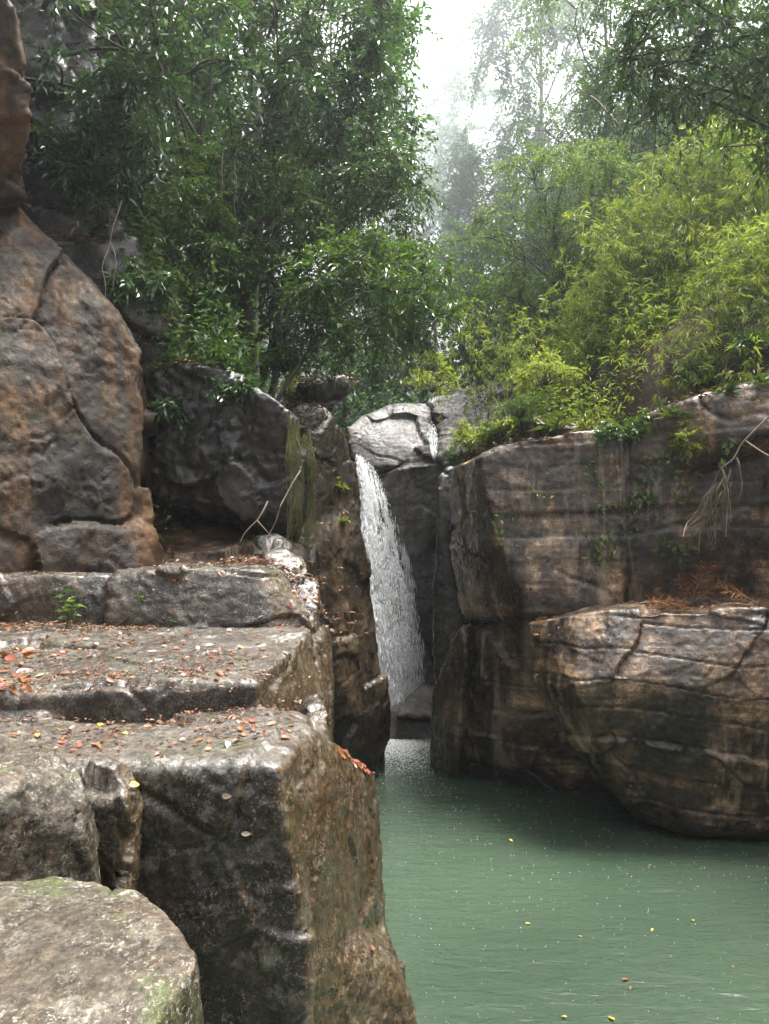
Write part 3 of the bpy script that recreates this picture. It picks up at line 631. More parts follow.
# ------------------------------------------------------------------ bamboo
def bamboo(label, basepx, tips, Y, lm=None, nper=12, L=.17, W=.025, seed=0, basez=None, group='bamboo clumps above the right cliff'):
    bx = (basepx-CX)/F*Y; B = np.array([bx, Y, (gz(bx, Y)-.1) if basez is None else basez]); lv = Leaves(); tb = Tubes(5); tw = Tubes(3)
    for (tx, ty, tY) in tips:
        E = np.array(at(tx, ty, tY)); s = B+rng.normal(0, .15, 3)*np.array([1,1,0]); d = np.linalg.norm(E-s)
        p = curve(s, E, 14, np.array([0,0,.28*d]), .0); tb.add(p, .022*(1-np.linspace(0, .85, 14)))
        for i in range(3, 14):
            for q in range(nper//3+1):
                c = p[i]+rng.normal(0, .22, 3); e = c+rng.normal(0, .28, 3)*np.array([1,1,.6])
                tw.add(np.array([p[i], (p[i]+e)/2+np.array([0,0,.05]), e]), [.006,.004,.002])
                foliage(lv, None, e, 5, .3, 7, L, W, .5, 'fan', .5+rng.normal(0, .12))
    off = tb.n; tb.V += tw.V; tb.F += [f+off for f in tw.F]; tb.n += tw.n
    return finish('bamboo_clump', tuple(B), lv, tb, lm or L_light, M_culm, ('stems', 'foliage'), label, 'bamboo', group)
bamboo('yellow green bamboo arching left over the rim of the right cliff', 640, [(520,372,18),(600,290,18.5),(590,330,18),(620,265,18.5),(560,380,17.5),(620,320,17.5)], 18.8)
bamboo('bright bamboo clump in the middle of the right slope', 700, [(600,230,18),(640,195,18.5),(590,290,17.5),(660,240,18),(700,185,18.5),(640,330,17)], 19)
bamboo('tall bamboo clump near the right edge, spraying up under the dark branches', 770, [(680,150,18),(720,120,18.5),(665,250,17),(730,190,17.5),(700,300,16.5),(775,160,17)], 18.5)
bamboo('low yellow bamboo hanging over the rim at the right edge', 830, [(700,340,15.2),(735,300,15.5),(660,375,14.8),(760,350,14.6),(720,385,14.2)], 16.2)
bamboo('small bright bamboo sprig on the left end of the right slope', 520, [(455,330,19.5),(470,300,20),(500,320,19.5),(440,350,19.5)], 20, nper=4)
# ------------------------------------------------------------------ shrubs, ferns, creepers, seedlings
def shrub(label, px, py, r, lm, n=14, L=.1, W=.04, kind='broad', droop=.3, cat='shrub', name='shrub', group=None, Y=None, twr=.005, nt=6, nl=8, squash=.8):
    h = hit(px, py)
    p = h[0] if Y is None else at(px, py, Y)
    if Y is not None: p = Vector((p.x, p.y, p.z))
    B = np.array(p); lv = Leaves(); tb = Tubes(4)
    for i in range(n):
        d = unit(rng.normal(0, 1, 3)); d[2] = abs(d[2])*1.0+.15; c = B+d*r*rng.uniform(.4, 1)*np.array([1,.8,squash])+np.array([0,-.05,.05])
        tb.add(curve(B, c, 4, rng.normal(0, .05, 3)), np.array([.012,.009,.006,.004])*(r/.6))
        foliage(lv, None, c, nt, r*.35, nl, L, W, droop, kind, .5+.2*d[2])
    return finish(name, tuple(B), lv, tb, lm, M_bark, ('stems', 'leaves'), label, cat, group)
G1 = 'shrubs on the rim of the right cliff'; G2 = 'shrubs on the ledges of the left cliff'
for a in [
    ('bright green bush at the left corner of the right cliff top, hanging over the edge', 470, 448, .55, L_light, 22, .10, .035),
    ('fern like bush on the very corner of the right cliff', 452, 462, .35, L_mid, 14, .09, .03),
    ('yellow green bush on the ledge above the capstone', 432, 392, .6, L_light, 14, .10, .03),
    ('low grassy bush on the ledge between the corner bush and the dead leaves', 520, 418, .5, L_feath, 18, .12, .02),
    ('leafy bush in the middle of the rim of the right cliff', 560, 408, .55, L_light, 22, .11, .03),
    ('round green bush right of the middle of the rim', 590, 420, .4, L_mid, 16, .10, .04),
    ('small bush beside the brown litter on the rim', 640, 432, .3, L_mid, 10, .10, .04),
    ('hanging bush under the rim at the dark recess of the right cliff', 690, 452, .45, L_light, 14, .12, .03),
    ('dusty green bush high on the right side of the rim', 705, 385, .5, L_mid, 18, .13, .05),
    ('wide bush under the bamboo at the right edge', 755, 360, .6, L_mid, 22, .12, .04),
    ('spreading bush drooping over the front edge of the rim, left of its middle', 505, 440, .4, L_light, 18, .10, .03, 'broad', .6),
    ('green bush drooping over the rim above the flat face', 615, 440, .38, L_mid, 16, .10, .035, 'broad', .6),
    ('pale bush on the rim below the leaning trunk', 545, 385, .6, L_light, 22, .10, .03)]:
    shrub(*a, group=G1)
for a in [
    ('green bush on top of the pillar', 335, 345, .6, L_mid, 24, .10, .04, 'broad', .4),
    ('bush with glossy leaves on the ledge above the dark overhanging block', 225, 345, .7, L_dark, 26, .12, .045, 'broad', .4),
    ('bush hanging down the right shoulder of the rust brown cliff', 140, 300, .6, L_dark, 24, .14, .05, 'broad', .6),
    ('light green bush above the reddish litter of the left slope', 205, 300, .55, L_mid, 22, .11, .04, 'broad', .4),
    ('bush leaning out over the gorge behind the cap of rock', 322, 318, .6, L_mid, 24, .11, .04, 'broad', .5),
    ('green bush behind the foot of the slender leaning tree', 285, 372, .6, L_mid, 26, .11, .04, 'broad', .4),
    ('dark bush below the foot of the slender leaning tree', 235, 400, .4, L_dark, 14, .11, .04, 'broad', .5),
    ('bush with big pale leaves in the crack beside the rust brown cliff', 165, 420, .35, L_dark, 12, .14, .05, 'broad', .5),
    ('bright green bush right of the tree foot, at the top of the hanging roots', 300, 400, .4, L_light, 14, .10, .035, 'broad', .5),
    ('small light green plant clinging to the middle of the pillar', 340, 492, .2, L_light, 10, .07, .025, 'broad', .3),
    ('tiny green plant clinging low on the pillar', 345, 525, .13, L_light, 5, .06, .025, 'broad', .3)]:
    shrub(*a, group=G2)
def tuft(px, py, n=30, L=.34, lm=None, label='grass tuft hanging over the rim of the right cliff', group='grass tufts on the rim of the right cliff'):
    h = hit(px, py); B = np.array(h[0]); tb = Tubes(3); lv = Leaves()
    for k in range(3):
        a = rng.uniform(0, 6.28, n//3); e = rng.uniform(.2, 1.3, n//3); D = np.stack([np.cos(a)*np.cos(e), np.sin(a)*np.cos(e)-.35, np.sin(e)], 1)
        P = B+rng.normal(0, .05, (n//3,3)); P[:,2] = B[2]-.02; l = L*rng.uniform(.5, 1.1, n//3)
        lv.add(P, D, l, .014, rng.uniform(0, 1, n//3), .45)
    o = link('grass_tuft', mesh_np('grass_tuft', np.concatenate(lv.V)-B, np.concatenate(lv.F), False, np.concatenate(lv.A)), lm or L_light, None, tuple(B)); tag(o, label, 'grass', group)
for px, py in [(486,438),(503,434),(512,430),(548,428),(556,426),(590,430),(634,432),(668,416),(676,414),(724,394),(756,384),(520,422),(584,420),(462,456)]:
    tuft(px+rng.uniform(-3,3), py+rng.uniform(-2,4), lm=[L_light, L_feath, L_mid][int(rng.integers(3))])
# creepers on the face of the right cliff
def creeper(label, pts, L=.11, n=16, lm=None, group='creepers on the right cliff face'):
    lv = Leaves(); tb = Tubes(4); path = []
    for (px, py) in pts:
        h = hit(px, py)
        if h[0] is not None: path.append(np.array(h[0]+h[1]*.03))
    path = np.array(path); tb.add(path, np.full(len(path), .007)) if len(path) > 1 else None
    for i in range(len(path)):
        m = n; c = path[i]+rng.normal(0, .12, (m,3))*np.array([1,.35,1]); c[:,1] -= .04
        dd = rng.normal(0, .7, (m,3))+np.array([0,-.5,-.5])
        lv.add(c, dd, L*1.3*rng.uniform(.5, 1.2, m), L*.6, np.clip(rng.normal(.5, .25, m), 0, 1), up=unit(rng.normal(0, .4, (m,3))+np.array([0,-1,.5])))
    return finish('creeper', tuple(path[0]), lv, tb, lm or L_feath, M_bark, ('stem', 'leaves'), label, 'creeper', group)
for lb, pts, l, n in [
    ('creeper running down the middle of the upper right cliff from the rim', [(596,432),(597,455),(594,470),(600,490),(604,505)], .09, 7),
    ('patch of round leaved creeper on the upper right cliff face', [(585,535),(592,548),(605,540),(600,555)], .12, 8),
    ('creeper with shining leaves right of the middle of the cliff face', [(628,500),(640,495),(650,488),(645,505)], .12, 8),
    ('lone leafy sprig on the brown part of the cliff face', [(503,528),(505,535)], .11, 7),
    ('small sprig high on the left of the cliff face', [(543,488),(545,496)], .08, 6),
    ('trailing creeper of small leaves between the two leafy patches', [(615,520),(625,528),(635,520),(618,538),(610,560)], .08, 6),
    ('hanging yellow creeper under the overhang at the right', [(680,460),(682,475),(678,490),(690,470)], .13, 9),
    ('creeper patch at the bottom of the upper cliff beside the dry fronds', [(660,545),(672,540),(680,548)], .11, 7),
    ('creeper leaves high in the dark recess', [(722,440),(728,447)], .13, 6),
    ('sparse creeper beside the litter on the rim', [(650,455),(640,470),(655,462)], .10, 6)]:
    creeper(lb, pts, l, n)
# leafy seedlings on the steps
def seedling(label, px, py, hgt, nlv, L, lm):
    p = hit(px, py)[0]; B = np.array(p); lv = Leaves(); tb = Tubes(5)
    for s in range(max(1, nlv//5)):
        tip = B+np.array([rng.uniform(-.35,.35)*hgt, rng.uniform(-.3,.1)*hgt, hgt*rng.uniform(.6, 1)]); c = curve(B, tip, 6, rng.normal(0, .02, 3)); tb.add(c, np.linspace(.005, .002, 6))
        m = 5; a = rng.uniform(0, 6.28)+np.arange(m)*2.4; t = np.linspace(.45, 1, m)
        P = B+(tip-B)*t[:,None]; lv.add(P, np.stack([np.cos(a), np.sin(a), np.full(m, .1)], 1), L*rng.uniform(.8, 1.2, m), L*.42, rng.uniform(.3, 1, m), .25, .1)
    return finish('seedling', tuple(B), lv, tb, lm, M_culm, ('stem', 'leaves'), label, 'plant')
seedling('leafy green seedling between the left slab of the top step and the middle step', 66, 628, .40, 30, .13, L_mid)
seedling('small green seedling halfway up the dark riser of the top step', 140, 603, .10, 10, .07, L_mid)
seedling('tiny seedling at the foot of the right slab of the top step', 174, 626, .09, 5, .06, L_mid)
# hanging roots and bare branches
def hanging(name, label, cat, strands, rad, mat, parent=None, group=None):
    tb = Tubes(5); first = None
    for st in strands:
        P = np.array([np.array(at(*p)) for p in st]); 
        k = 5; t = np.linspace(0, len(P)-1, (len(P)-1)*k+1); i = np.minimum(t.astype(int), len(P)-2); f = (t-i)[:,None]
        Q = P[i]*(1-f)+P[i+1]*f; Q += .06*np.stack([vnoise(Q*3+s_, 9) for s_ in (0, 20, 40)], 1)
        if first is None: first = Q[0]
        tb.add(Q, rad*(1-np.linspace(0, .75, len(Q))))
    o = link(name, tb.mesh(name, first), mat, None, tuple(first)); tag(o, label, cat, group); return o
st = [[(786,392,12.4),(748,440,12.6),(722,468,12.8),(700,500,13)]]
for i in range(26):
    x0 = rng.uniform(700, 735); y0 = 500-(x0-700)*1.0; st.append([(x0,y0,12.85),(x0+rng.uniform(-14,6), y0+rng.uniform(10,30), 12.9+rng.uniform(-.1,.2)),(x0+rng.uniform(-24,8), y0+rng.uniform(28,62), 13+rng.uniform(-.2,.3))])
st += [[(722,468,12.8),(728,500,12.9),(726,535,13)],[(748,440,12.6),(770,455,12.6),(800,470,12.6)],[(735,455,12.7),(742,480,12.8),(738,505,12.9)]]
hanging('hanging_branch', 'bare pale branch with a tangle of roots hanging in front of the dark recess', 'branch', st, .020, M_root)
for lb, x, ys, Y in [('bunch of mossy roots hanging down the right corner of the dark block', 292, (415,560), 12.2), ('bunch of thin roots hanging between the dark block and the pillar', 306, (425,600), 12.9)]:
    st = [[(x+rng.uniform(-6,7), ys[0]+rng.uniform(0,25), Y),(x+rng.uniform(-9,10), ys[0]+rng.uniform(30,50), Y-.05),(x+rng.uniform(-8,10), ys[0]+rng.uniform(60,85), Y),(x+rng.uniform(-11,11), ys[1]-rng.uniform(0,60), Y)] for i in range(34)]
    hanging('hanging_roots', lb, 'roots', st, .007, plain_mat('mossy_root', (.07,.075,.025), (.17,.165,.06)))
hanging('vine', 'long thin vine hanging in front of the black hollow on the left', 'vine', [[(122,200,12.2),(112,240,12),(103,270,11.8),(104,300,11.6)],[(112,240,12),(118,262,11.9),(112,290,11.8)]], .010, M_root)
hanging('vine', 'pale vine slanting across the top right trees', 'vine', [[(590,95,17),(620,130,17),(650,160,17.5)]], .018, M_root)
hanging('vine', 'pair of thin vines hanging inside the left trees above the cliff ledge', 'vine', [[(222,150,13.8),(221,200,13.8),(218,255,13.9)],[(236,160,13.8),(235,210,13.8),(234,250,13.9)]], .010, M_root)
hanging('dead_branch', 'dead pale branch leaning over the rubble under the dark overhang', 'branch', [[(268,500,12.0),(258,520,11.8),(240,545,11.7)],[(258,520,11.8),(272,535,11.8)],[(300,470,12),(282,505,11.8),(268,540,11.6)]], .014, M_root)
# tall thin trunks far behind, seen above the waterfall
for lb, px, Y, y1 in [('straight pale trunk standing above the lip of the waterfall', 439, 29, 360), ('bare trunk left of the waterfall lip in the haze', 402, 30, 330), ('thin leaning trunk high on the left slope', 243, 17, 0)]:
    x = (px-CX)/F*Y; b = np.array([x, Y, gz(x, Y)-.2]); e = np.array(at(px+rng.uniform(-6,6), y1-60, Y)); tb = Tubes(7)
    c = curve(b, e, 14, rng.normal(0, .1, 3)); tb.add(c, np.linspace(.11, .05, 14)); lv = Leaves()
    for i in range(8): foliage(lv, None, c[-1]+rng.normal(0, .7, 3), 7, .6, 8, .16, .06, .4)
    finish('tree', tuple(b), lv, tb, L_far, M_barkp, label=lb)
# dry fronds on the ledge of the right cliff
def frond(label, px, py, ang, ln, droop=.4):
    p = hit(px, py); B = np.array(p[0]+Vector((0,-.03,.03))); D = np.array([math.cos(ang), -.25, math.sin(ang)]); tb = Tubes(4); lv = Leaves()
    t = np.linspace(0, 1, 10); c = B+D*ln*t[:,None]; c[:,2] -= droop*ln*t*t*.5; c[:,2] += .02
    tb.add(c, np.linspace(.010, .003, 10)); m = 44; tt = np.linspace(.08, 1, m); P = np.stack([np.interp(tt, t, c[:,k]) for k in range(3)], 1)
    sg = np.where(np.arange(m)%2, 1., -1.)[:,None]; sdv = unit(np.cross(D, np.array([0,-.8,.6])))
    lv.add(P, D*.8+sdv*sg*.8+rng.normal(0, .3, (m,3))+np.array([0,-.1,-.25]), ln*.3*rng.uniform(.6, 1.1, m), .018, rng.uniform(.1, 1, m))
    return finish('dry_frond', tuple(B), lv, tb, L_dead, M_root, ('midrib', 'leaflets'), label, 'dry frond', 'dry fronds on the ledge of the right cliff')
for a in [('tallest dry orange frond standing against the dark wall above the ledge', 690, 604, 1.25, .75), ('dry orange frond leaning right beside the tallest one', 696, 603, .75, .6), ('dry frond lying left along the ledge below the tallest one', 690, 606, 2.9, .7),
          ('dry frond lying along the ledge near the right edge', 722, 607, .1, .6), ('rusty dry frond at the right edge of the ledge', 755, 606, 2.6, .6), ('pale dry frond at the left end of the ledge', 640, 606, .15, .6), ('short dry frond leaning left against the dark wall', 688, 603, 2.0, .5)]:
    frond(*a)
# ------------------------------------------------------------------ undergrowth and litter
def scatter(name, n, xr, yr, mat, L, W, hgt, seed, clump=5, dens=None, up=.6, kind='stuff'):
    g = np.random.default_rng(seed); lv = Leaves(); m = n//clump
    x = g.uniform(*xr, m*3); y = g.uniform(*yr, m*3)
    nz = vnoise(np.stack([x*.6, y*.6, x*0], 1), seed); keep = nz > -.35
    if dens is not None: keep &= dens(x, y)
    x = x[keep][:m]; y = y[keep][:m]
    z = np.empty(len(x))
    for i in range(len(x)):
        o = Vector((x[i], y[i], 60)); d = Vector((0,0,-1)); a = BV.ray_cast(o, d); b = TB.ray_cast(o, d)
        z[i] = max(a[0].z if a[0] else -9, b[0].z if b[0] else -9)
    C = np.stack([x, y, z], 1); C = C[z > .1]
    sc = (g.uniform(.3, 1, len(C))**1.5)
    P = np.repeat(C, clump, 0); q = np.repeat(sc, clump); k = len(P)
    P = P+np.stack([g.normal(0, .22, k)*q, g.normal(0, .22, k)*q, np.abs(g.normal(0, 1, k))*hgt*q+.015], 1)
    D = np.stack([g.normal(0, 1, k), g.normal(0, 1, k), g.normal(-.1, .5, k)*(1 if hgt > .05 else .15)], 1)
    U = unit(np.stack([g.normal(0, up, k), g.normal(0, up, k), np.ones(k)], 1))
    lv.add(P, D, L*g.uniform(.5, 1.2, k), W*g.uniform(.6, 1.2, k), np.clip(g.normal(.5, .25, k), 0, 1), up=U)
    o = link(name, mesh_np(name, np.concatenate(lv.V), np.concatenate(lv.F), False, np.concatenate(lv.A)), mat); tag(o, kind=kind); return o
lslope = lambda x, y: (x < -2.2) & ((x > -4.3) | (y > 15.5))
scatter('undergrowth', 70000, (-13, -2.0), (12.4, 34), L_dark, .18, .07, .9, 3, 9, lslope)
scatter('undergrowth', 40000, (-9, -1.6), (12.4, 23), L_mid, .13, .055, .8, 4, 9, lslope)
scatter('undergrowth', 70000, (3.6, 24), (16.5, 40), L_feath, .18, .06, .9, 5, 9)
scatter('undergrowth', 30000, (3.4, 13), (15.6, 24), L_light, .16, .04, .7, 6, 9)
scatter('undergrowth', 36000, (-8, 12), (25.5, 52), L_far, .26, .12, 1.0, 7, 9)
scatter('leaf_litter', 12000, (2.2, 12), (13.5, 24), L_brown, .13, .05, .03, 8, 4, up=.3)
scatter('leaf_litter', 9000, (-6, -.6), (10.6, 18), L_brown, .12, .05, .03, 9, 4, up=.3)
scatter('leaf_litter', 1600, (-4.8, -1.0), (5.0, 10.2), L_brown, .05, .025, .012, 10, 7, up=.25)
scatter('leaf_litter', 800, (-4.8, -.9), (9.15, 9.7), L_brown, .06, .03, .02, 11, 7, up=.25)
scatter('leaf_litter', 700, (-3.4, -.7), (6.35, 6.85), L_brown, .05, .025, .015, 12, 7, up=.25)
# fallen leaves one can count on the steps
def leaf_mesh(name, L, W, seed):
    g = np.random.default_rng(seed); n = 7; t = np.linspace(0, 1, n); w = W*np.sin(np.pi*t**.8)**.8*.5; w[0] = .003; w[-1] = .001
    z = .12*L*np.sin(t*3+g.uniform(0,3))*g.uniform(.3,1)
    V = np.concatenate([np.stack([t*L-L/2, w, z+w*.35], 1), np.stack([t*L-L/2, w*0, z], 1), np.stack([t*L-L/2, -w, z+w*g.uniform(.1,.5)], 1)])
    i = np.arange(n-1); Fq = np.concatenate([np.stack([i, i+n, i+n+1, i+1], 1), np.stack([i+n, i+2*n, i+2*n+1, i+n+1], 1)])
    me = mesh_np(name, V, Fq, True, g.uniform(.2, .9)*np.ones(3*n)); return me
kinds = []
for mat, cn in ((L_or, 'orange'), (L_red, 'reddish brown'), (L_yel, 'yellow'), (L_pale, 'pale'), (L_brown, 'brown')):
    for k in range(3):
        me = leaf_mesh('fallen_leaf', 1, .45+.1*k, k+len(kinds)); me.materials.append(mat); kinds.append((me, cn))
def drop(poly, n, where, sz, probs, seed):
    g = np.random.default_rng(seed); xs = [p[0] for p in poly]; ys = [p[1] for p in poly]; k = 0; tr_ = 0
    while k < n and tr_ < n*20:
        tr_ += 1; px = g.uniform(min(xs), max(xs)); py = g.uniform(min(ys), max(ys)); ins = False; j = len(poly)-1
        for i in range(len(poly)):
            if (poly[i][1] > py) != (poly[j][1] > py) and px < (poly[j][0]-poly[i][0])*(py-poly[i][1])/(poly[j][1]-poly[i][1])+poly[i][0]: ins = not ins
            j = i
        if not ins or vnoise(np.array([[px*.02, py*.05, seed]]), 3)[0] < -.25: continue
        h = hit(px, py)
        if h[0] is None or h[1].z < .45: continue
        c = g.choice(5, p=probs); me, cn = kinds[c*3+g.integers(3)]
        o = link('fallen_leaf', me, None, None, h[0]+h[1]*.012); s = sz*g.uniform(.6, 1.2); o.scale = (s, s, s)
        o.rotation_mode = 'QUATERNION'; o.rotation_quaternion = h[1].to_track_quat('Z', 'Y') @ Matrix.Rotation(g.uniform(0, 6.28), 3, 'Z').to_quaternion() @ Matrix.Rotation(g.normal(0, .25), 3, 'X').to_quaternion()
        art = 'an' if cn == 'orange' else 'a'
        tag(o, f'{cn} fallen leaf lying {where}', 'leaf', f'{cn} fallen leaves {where}'); k += 1
PR = [.22, .30, .03, .06, .39]
drop([(0,640),(60,628),(305,626),(300,648),(250,678),(100,688),(0,680)], 110, 'on the sloping top of the middle rock step', .07, PR, 1)
drop([(0,620),(45,655),(30,690),(0,705)], 26, 'in the heap at the left end of the middle step', .13, [.5,.4,.03,.02,.05], 2)
drop([(0,735),(60,718),(295,716),(290,745),(120,760),(60,758)], 85, 'on the top of the lowest rock step', .06, PR, 3)
drop([(325,750),(350,752),(378,770),(376,785),(340,770)], 26, 'on the narrow shoulder of rock above the pool', .075, [.35,.5,.02,.03,.1], 4)
drop([(110,574),(270,572),(280,582),(110,580)], 8, 'on the rim of the top rock step', .07, PR, 5)
drop([(275,560),(330,560),(320,600),(280,610)], 18, 'among the small rocks beside the pillar', .08, [.3,.4,.0,.1,.2], 6)
for px, py, mi, s, lb in [(247,833,9,.06,'pale star shaped withered leaf stuck to the dark front of the lowest step'), (228,795,10,.06,'curled pale brown leaf stuck high on the front of the lowest step'), (133,787,7,.07,'small yellow leaf on the front of the lowest step'), (371,950,1,.06,'single orange leaf on the mossy foot of the flank')]:
    h = hit(px, py); o = link('fallen_leaf', kinds[mi][0], None, None, h[0]+h[1]*.02); o.scale = (s,)*3; o.rotation_mode = 'QUATERNION'; o.rotation_quaternion = h[1].to_track_quat('Z', 'Y'); tag(o, lb, 'leaf')
# ------------------------------------------------------------------ waterfall
t = NT('white_water'); b = t.n('ShaderNodeBsdfPrincipled', i_Roughness=.35); b.inputs['Base Color'].default_value = (.97,.98,.99,1)
tr = t.n('ShaderNodeBsdfTranslucent'); tr.inputs[0].default_value = (.97,.98,.99,1); mx = t.n('ShaderNodeMixShader'); mx.inputs[0].default_value = .5
t.l(b.outputs[0], mx.inputs[1]); t.l(tr.outputs[0], mx.inputs[2]); t.l(mx.outputs[0], t.out.inputs[0]); M_ww = t.m
def streaks(n, path, seed, w0=.012, l0=.16, braid=False):
    """elongated drops along falling paths; path(u, t) -> px, py, Y arrays"""
    g = np.random.default_rng(seed); u = g.uniform(0, 1, n); tt = g.uniform(0, 1, n)**.85; dt = .01
    if braid:
        nz = fbm(np.stack([u*5.5+.6*np.sin(tt*5), tt*2.4, u*0], 1), 4, seed+30, .6); k_ = nz > -.22+.30*u*(.4+tt)-.1*(1-tt); u = u[k_]; tt = tt[k_]; n = len(u)
    x0, y0, Y0 = path(u, tt, g.standard_normal(n)); P = np.stack([(x0-CX)/F*Y0, Y0, HC-(y0-540)/F*Y0], 1)
    L = l0*g.uniform(.3, 1.3, n)*(.5+tt); W = w0*g.uniform(.5, 1.6, n)
    D = unit(np.stack([g.normal(.06, .09, n), g.normal(-.08, .08, n), -np.ones(n)], 1)); A = unit(np.cross(D, g.normal(0, 1, (n,3)))); B = np.cross(D, A)
    V = np.stack([P-D*L[:,None]*.5, P+A*W[:,None], P+B*W[:,None], P-A*W[:,None], P-B*W[:,None], P+D*L[:,None]*.5], 1).reshape(-1,3)
    i = (np.arange(n)*6)[:,None]; Fc = np.concatenate([i+np.array(q) for q in ([0,1,2],[0,2,3],[0,3,4],[0,4,1],[5,2,1],[5,3,2],[5,4,3],[5,1,4])])
    return V, Fc
ky = np.array([458, 470, 500, 560, 640, 715, 735]); kl = np.array([356, 357, 359, 363, 374, 392, 398]); kr = np.array([363, 376, 387, 401, 413, 418, 418])
def path_main(u, t_, e):
    py = 458+t_*278; l = np.interp(py, ky, kl); r = np.interp(py, ky, kr); c = .38
    uu = np.clip(u**(1.1), 0, 1); x = l+(r-l)*uu+e*(.6+2.2*t_)*(uu); Y = 22.3-1.5*t_-.25*np.cos(uu*3)+e*.06; return x, py, Y
root = empty('waterfall', tuple(at(370, 735, 21))); tag(root, 'white waterfall plunging through the gap between the two cliffs into the pool', 'waterfall'); rb = np.array(root.location)
def strands(m, per, seed):
    g = np.random.default_rng(seed); us = np.sort(g.uniform(0, 1, m)**1.25); U = []; TT = []; E = []; DY = []
    for u0 in us:
        t0 = g.uniform(0, .08)+(.25*g.random() if u0 > .6 else 0); t1 = g.uniform(.55, 1.05) if u0 > .45 else 1.0
        k = int(per*g.uniform(.5, 1.3)*(t1-t0)*(1.25-.75*u0)); c = g.uniform(t0, t1, max(2, k//14)); t = g.choice(c, k)+g.normal(0, .012, k); t = np.clip(t, t0, min(t1, 1))
        U.append(np.full(k, u0)+g.normal(0, .012, k)+g.normal(0, .10, k)*t**1.3+.06*np.sin(t*7+u0*40)*t); TT.append(t); E.append(g.normal(0, 1, k)); DY.append(g.normal(0, .03, k)+g.normal(0, .16, k)*t)
    U = np.concatenate(U); t = np.concatenate(TT); E = np.concatenate(E); DY = np.concatenate(DY); n = len(U)
    py = 457+t*280; l = np.interp(py, ky, kl)-4*smoothstep(480, 520, py); r = np.interp(py, ky, kr)+3+6*smoothstep(480, 600, py); x = l+(r-l)*U; Y = 22.35-1.55*t-.2*np.cos(U*3)+DY
    P = np.stack([(x-CX)/F*Y, Y, HC-(py-540)/F*Y], 1); L = .42*g.uniform(.25, 1.2, n)*(.4+t); W = .0095*g.uniform(.4, 1.7, n)*(1+.5*(U < .35))
    D = unit(np.stack([g.normal(.06, .10, n), g.normal(-.08, .08, n), -np.ones(n)], 1)); A = unit(np.cross(D, g.normal(0, 1, (n,3)))); B = np.cross(D, A)
    V = np.stack([P-D*L[:,None]*.5, P+A*W[:,None], P+B*W[:,None], P-A*W[:,None], P-B*W[:,None], P+D*L[:,None]*.5], 1).reshape(-1,3)
    i = (np.arange(n)*6)[:,None]; return V, np.concatenate([i+np.array(q) for q in ([0,1,2],[0,2,3],[0,3,4],[0,4,1],[5,2,1],[5,3,2],[5,4,3],[5,1,4])])
V, Fc = strands(90, 190, 1); link('falling_spray', mesh_np('falling_spray', V-rb, Fc), M_ww, root)
# denser rope of water at the left side
ny2, nx2 = 160, 26; tt, uu = np.meshgrid(np.linspace(0, 1, ny2), np.linspace(0, 1, nx2), indexing='ij')
py = 456+tt*276; l = np.interp(py, ky, kl)-.5-3*smoothstep(480, 520, py); r = l+(np.interp(py, ky, kr)-l)*(.60-.40*tt); x = l+(r-l)*uu; Y = 22.35-1.45*tt-.22*np.sin(uu*3.1)
Pn = np.stack([(x-CX)/F*Y, Y, HC-(py-540)/F*Y], -1).reshape(-1,3)
nn = fbm(Pn*np.array([5,5,.8]), 3, 5); Pn[:,1] -= .12*nn; Pn[:,0] += .05*fbm(Pn*np.array([3,3,1.5]), 3, 15)
i = (np.arange(ny2-1)[:,None]*nx2+np.arange(nx2-1)[None,:]).ravel(); q = np.stack([i, i+nx2, i+nx2+1, i+1], 1)
cut = fbm(Pn[q].mean(1)*np.array([5,5,.6]), 3, 25); tq = tt.ravel()[i]; uq = uu.ravel()[i]; q = q[(cut > -.75+.9*tq+.35*(uq*2-1)**2*tq) ]
sh = link('water_sheet', mesh_np('water_sheet', Pn-rb, q), M_ww, root); md = sh.modifiers.new('s', 'SOLIDIFY'); md.thickness = .05
def path_side(u, t_, e):
    py = 474+t_*26-u*2; x = 376+u*26+e*.6; Y = 22.0-.2*t_+u*0; return x, py, Y
V, Fc = streaks(9000, lambda u, t_, e: (np.interp(458+278*t_, ky, kl)+(np.interp(458+278*t_, ky, kr)-np.interp(458+278*t_, ky, kl))*u**.9+e*(1+5*t_**1.5), 458+278*t_, 22.1-1.6*t_+e*.15), 2, .005, .12)
link('fine_spray', mesh_np('fine_spray', V-rb, Fc), M_ww, root)
root = empty('small_waterfall', tuple(at(433, 452, 21.5))); tag(root, 'short white fall beside the right end of the capstone, above the main waterfall', 'waterfall'); rb = np.array(root.location)
V, Fc = streaks(260, lambda u, t_, e: (428+(u**1.5)*7+t_*5+e*1.2, 424+t_*34+e*2, 22.7-.9*t_+e*.03), 4, .012, .2); link('falling_spray', mesh_np('falling_spray', V-rb, Fc), M_ww, root)
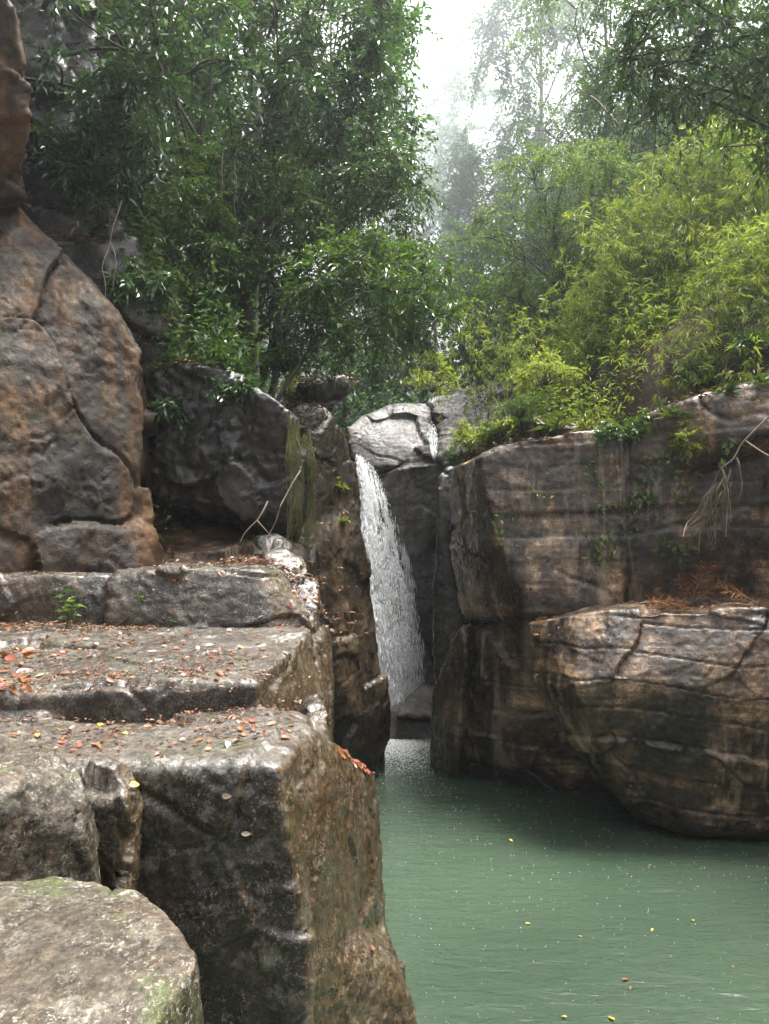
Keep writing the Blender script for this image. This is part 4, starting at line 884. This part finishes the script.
# foam at the foot and rain splashes on the pool
g = np.random.default_rng(5)
for k_ in range(22):
    xx, yy = g.uniform(-.2, 4.6), g.uniform(7.3, 13)
    if k_ > 15: xx, yy = g.uniform(.3, 3.2), g.uniform(7.2, 8.2)
    me_, cn_ = kinds[[6, 0, 12, 7][k_ % 4]]; o = link('floating_leaf', me_, None, None, (xx, yy, .012)); o.scale = (.075*g.uniform(.6, 1.2),)*3; o.rotation_euler = (0, 0, g.uniform(0, 6.28))
    tag(o, f'{cn_} leaf floating on the green pool', 'leaf', f'{cn_} leaves floating on the pool')
def drops(name, P, r, kind='stuff'):
    n = len(P); r = r[:,None]; o = np.array([[1,0,0],[0,1,0],[-1,0,0],[0,-1,0],[0,0,1]])*np.array([1,1,1.2])
    V = (P[:,None]+o[None]*r[:,:,None]).reshape(-1,3); i = (np.arange(n)*5)[:,None]
    Fc = np.concatenate([i+np.array(q) for q in ([0,1,4],[1,2,4],[2,3,4],[3,0,4])]); ob = link(name, mesh_np(name, V, Fc), M_ww); tag(ob, kind=kind); return ob
n = 6000; q_ = np.abs(g.normal(0, 1, n)); P = np.stack([.42+g.normal(0, .33, n)*(1+.2*q_), 19.3-q_*1.3, g.uniform(0, .02, n)], 1); drops('foam', P, g.uniform(.004, .018, n)/(1+q_*.5))
n = 1300; Yp = 6.5+12*g.uniform(0, 1, n)**1.0; P = np.stack([g.uniform(-.6, 6.0, n), Yp, np.full(n, .004)], 1); drops('rain_splashes', P, g.uniform(.0012, .0042, n)*np.clip(Yp/9, .7, 1.6))
# ------------------------------------------------------------------ mist and haze
def volmat(name, dens, col=(1,1,1), an=.3):
    t = NT(name); v = t.n('ShaderNodeVolumePrincipled'); v.inputs['Color'].default_value = (*col, 1); v.inputs['Density'].default_value = dens; v.inputs['Anisotropy'].default_value = an
    t.l(v.outputs[0], t.out.inputs[1]); return t.m
def ellipsoid(name, c, r, m, sub=3):
    bm = bmesh.new(); bmesh.ops.create_icosphere(bm, subdivisions=sub, radius=1); bmesh.ops.scale(bm, vec=r, verts=bm.verts); me = bpy.data.meshes.new(name); bm.to_mesh(me); bm.free()
    o = link(name, me, m, None, c); tag(o, kind='stuff'); return o
MM = volmat('spray_mist', .08)
ellipsoid('mist', tuple(at(408, 690, 20.3)), (.75, 1.2, 1.1), MM)
ellipsoid('mist', tuple(at(406, 640, 20.6)), (.85, 1.1, 2.6), volmat('thin_spray_mist', .02))
ellipsoid('mist', (2.5, 46, 17), (19, 20, 16), volmat('valley_mist', .021, (.88,.95,1), .5))
bm = bmesh.new(); bmesh.ops.create_cube(bm, size=1); bmesh.ops.scale(bm, vec=(500, 680, 58), verts=bm.verts); me = bpy.data.meshes.new('haze'); bm.to_mesh(me); bm.free()
hz = link('haze', me, volmat('rainy_haze', .0010, (.88,.95,1.0), .6), None, (0, 90, 23)); tag(hz, kind='stuff')
